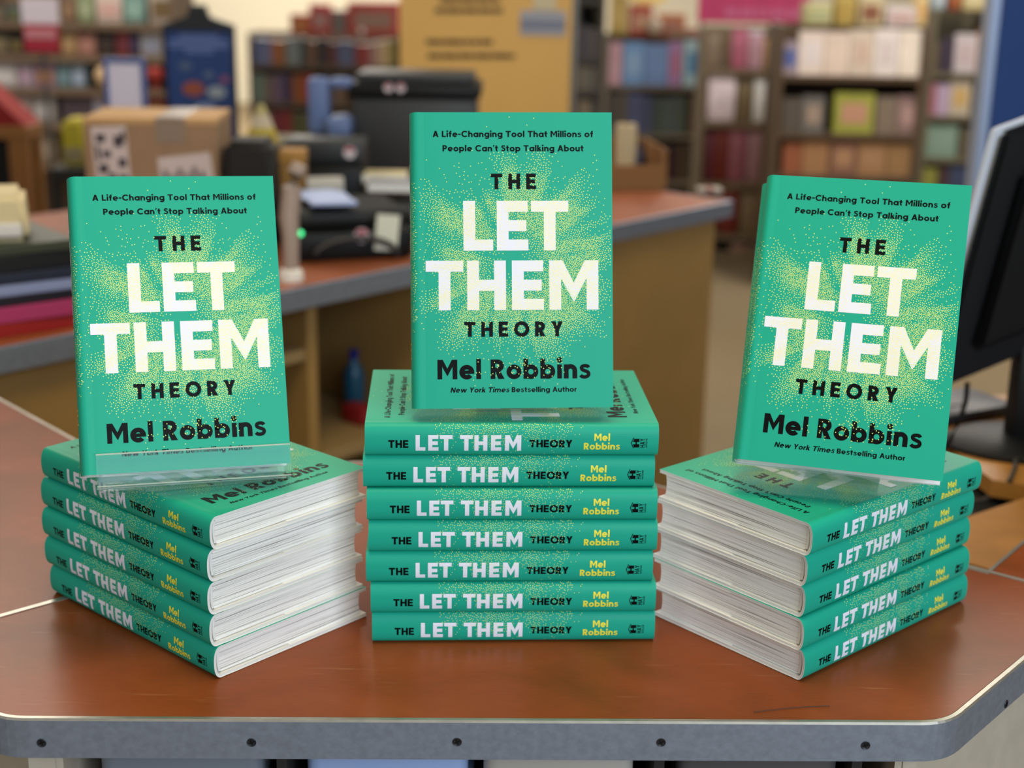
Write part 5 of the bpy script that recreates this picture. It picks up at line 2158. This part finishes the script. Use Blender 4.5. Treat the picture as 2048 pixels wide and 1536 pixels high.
for px, py in ((1900, 1080), (2100, 1000), (1850, 860), (2150, 850)):
    p = P(px, py, Z=ZW)
    mb = MB()
    mb.box((p.x - .02, p.y - .02, 0), (p.x + .02, p.y + .02, -FLOOR + ZW - .06), M_TAN)
    mb.build('leg', root)

mc = P(2062, 892, Z=ZW)
root = thing('monitor', 'black monitor seen from behind with a silver edge, right of the right stack', 'monitor', (mc.x, mc.y, ZW))
mb = MB()
M = Matrix.Diagonal((1.45, 1, 1, 1))
mb.lathe([(.082, 0), (.082, .006), (.074, .012), (.03, .018)], M_BLACKP, 36, M)
mb.build('base', root, smooth=math.radians(40))
mb = MB()
mb.box((-.036, -.018, .012), (.05, .02, .145), M_BLACKP, .008)
mb.build('stand_column', root, smooth=math.radians(40))
# screen housing: fitted so that its rear left edge runs from the silver corner to its lower corner
Ym = mc.y - .03
c_tl, c_bl = P(1999, 262, Y=Ym + .02), P(1853, 782, Y=Ym - .02)
c_br = P(2080, 688, Y=Ym + .04)
org = Vector((mc.x, mc.y, ZW))
tl, bl = c_tl - org, c_bl - org
ux = (Vector((c_br.x, c_br.y, c_br.z)) - c_bl)
ux = ux.normalized() * .42
uz = tl - bl
nb_ = ux.cross(uz).normalized()                      # towards the camera side
if nb_.y > 0:
    nb_ = -nb_


def slab(name, o_, u_, w_, t0, t1, material, bev=0.0):
    mb = MB()
    pts = [o_ + nb_ * t0, o_ + u_ + nb_ * t0, o_ + u_ + w_ + nb_ * t0, o_ + w_ + nb_ * t0]
    pto = [p + nb_ * (t1 - t0) for p in pts]
    bm = bmesh.new()
    vs = [bm.verts.new(p) for p in pts + pto]
    for f in ((3, 2, 1, 0), (4, 5, 6, 7), (0, 1, 5, 4), (1, 2, 6, 5), (2, 3, 7, 6), (3, 0, 4, 7)):
        bm.faces.new([vs[i] for i in f])
    bmesh.ops.recalc_face_normals(bm, faces=bm.faces[:])
    if bev:
        bmesh.ops.bevel(bm, geom=list(bm.edges), offset=bev, segments=2, affect='EDGES')
    mb.from_bm(bm, material)
    return mb.build(name, root, smooth=math.radians(40))


slab('rear_housing', bl, ux, uz, 0, .014, mat('monitor_black', '#07080c', .5, spec=.25), .006)
slab('rear_bulge', bl + ux * .10 + uz * .12, ux * .8, uz * .70, .014, .030, mat('monitor_black_inner', '#06070a', .45, spec=.25), .008)
slab('silver_edge', bl - ux.normalized() * .009, ux + ux.normalized() * .018, uz * 1.015, -.009, 0, mat('monitor_silver', '#c6cddd', .4, .2), .002)
slab('screen', bl + ux * .02 + uz * .03, ux * .96, uz * .94, -.0105, -.0092, mat('screen_glass', '#101820', .15), 0)

# keyboard-like dark pad, and cables
kc = P(1965, 850, Z=ZW)
root = thing('card_reader', 'flat dark navy device lying behind the right standing book beside the monitor foot', 'device', (kc.x - .02, kc.y + .06, ZW), .5)
mb = MB()
mb.box((-.07, -.05, 0), (.07, .05, .018), mat('navy_plastic', '#14161f', .45), .006)
mb.build('device_body', root, smooth=math.radians(40))
mb = MB()
mb.box((-.05, -.02, .018), (.0, .02, .0195), mat('key_grey', '#4c4a4e', .5), .001)
mb.build('keypad', root)
mb = MB()
c = [P(1935, 765, Y=Ym - .03), P(1932, 800, Y=Ym - .03), P(1920, 840, Y=Ym - .03), P(1900, 880, Y=Ym - .02), P(1885, 905, Y=Ym - .02)]
c[-1].z = max(c[-1].z, ZW + .004)
mb.tube([p - c[0] for p in c], .0035, M_BLACKP, 8)
tag(mb.build('cable', loc=c[0], smooth=math.radians(50)), 'black cable hanging from the lower corner of the monitor', 'cable')
mb = MB()
c = [P(2032, 912, Z=ZW + .004), P(2030, 935, Z=ZW + .006), P(2020, 960, Z=ZW + .004), P(1998, 985, Z=ZW - .02), P(1965, 1000, Z=ZW - .028), P(1930, 1006, Z=ZW - .028)]
mb.tube([p - c[0] for p in c], .003, mat('cable_grey2', '#3a3632', .5), 8)
tag(mb.build('cable', loc=c[0], smooth=math.radians(50)), 'grey cable curving from the monitor foot towards the right stack', 'cable')
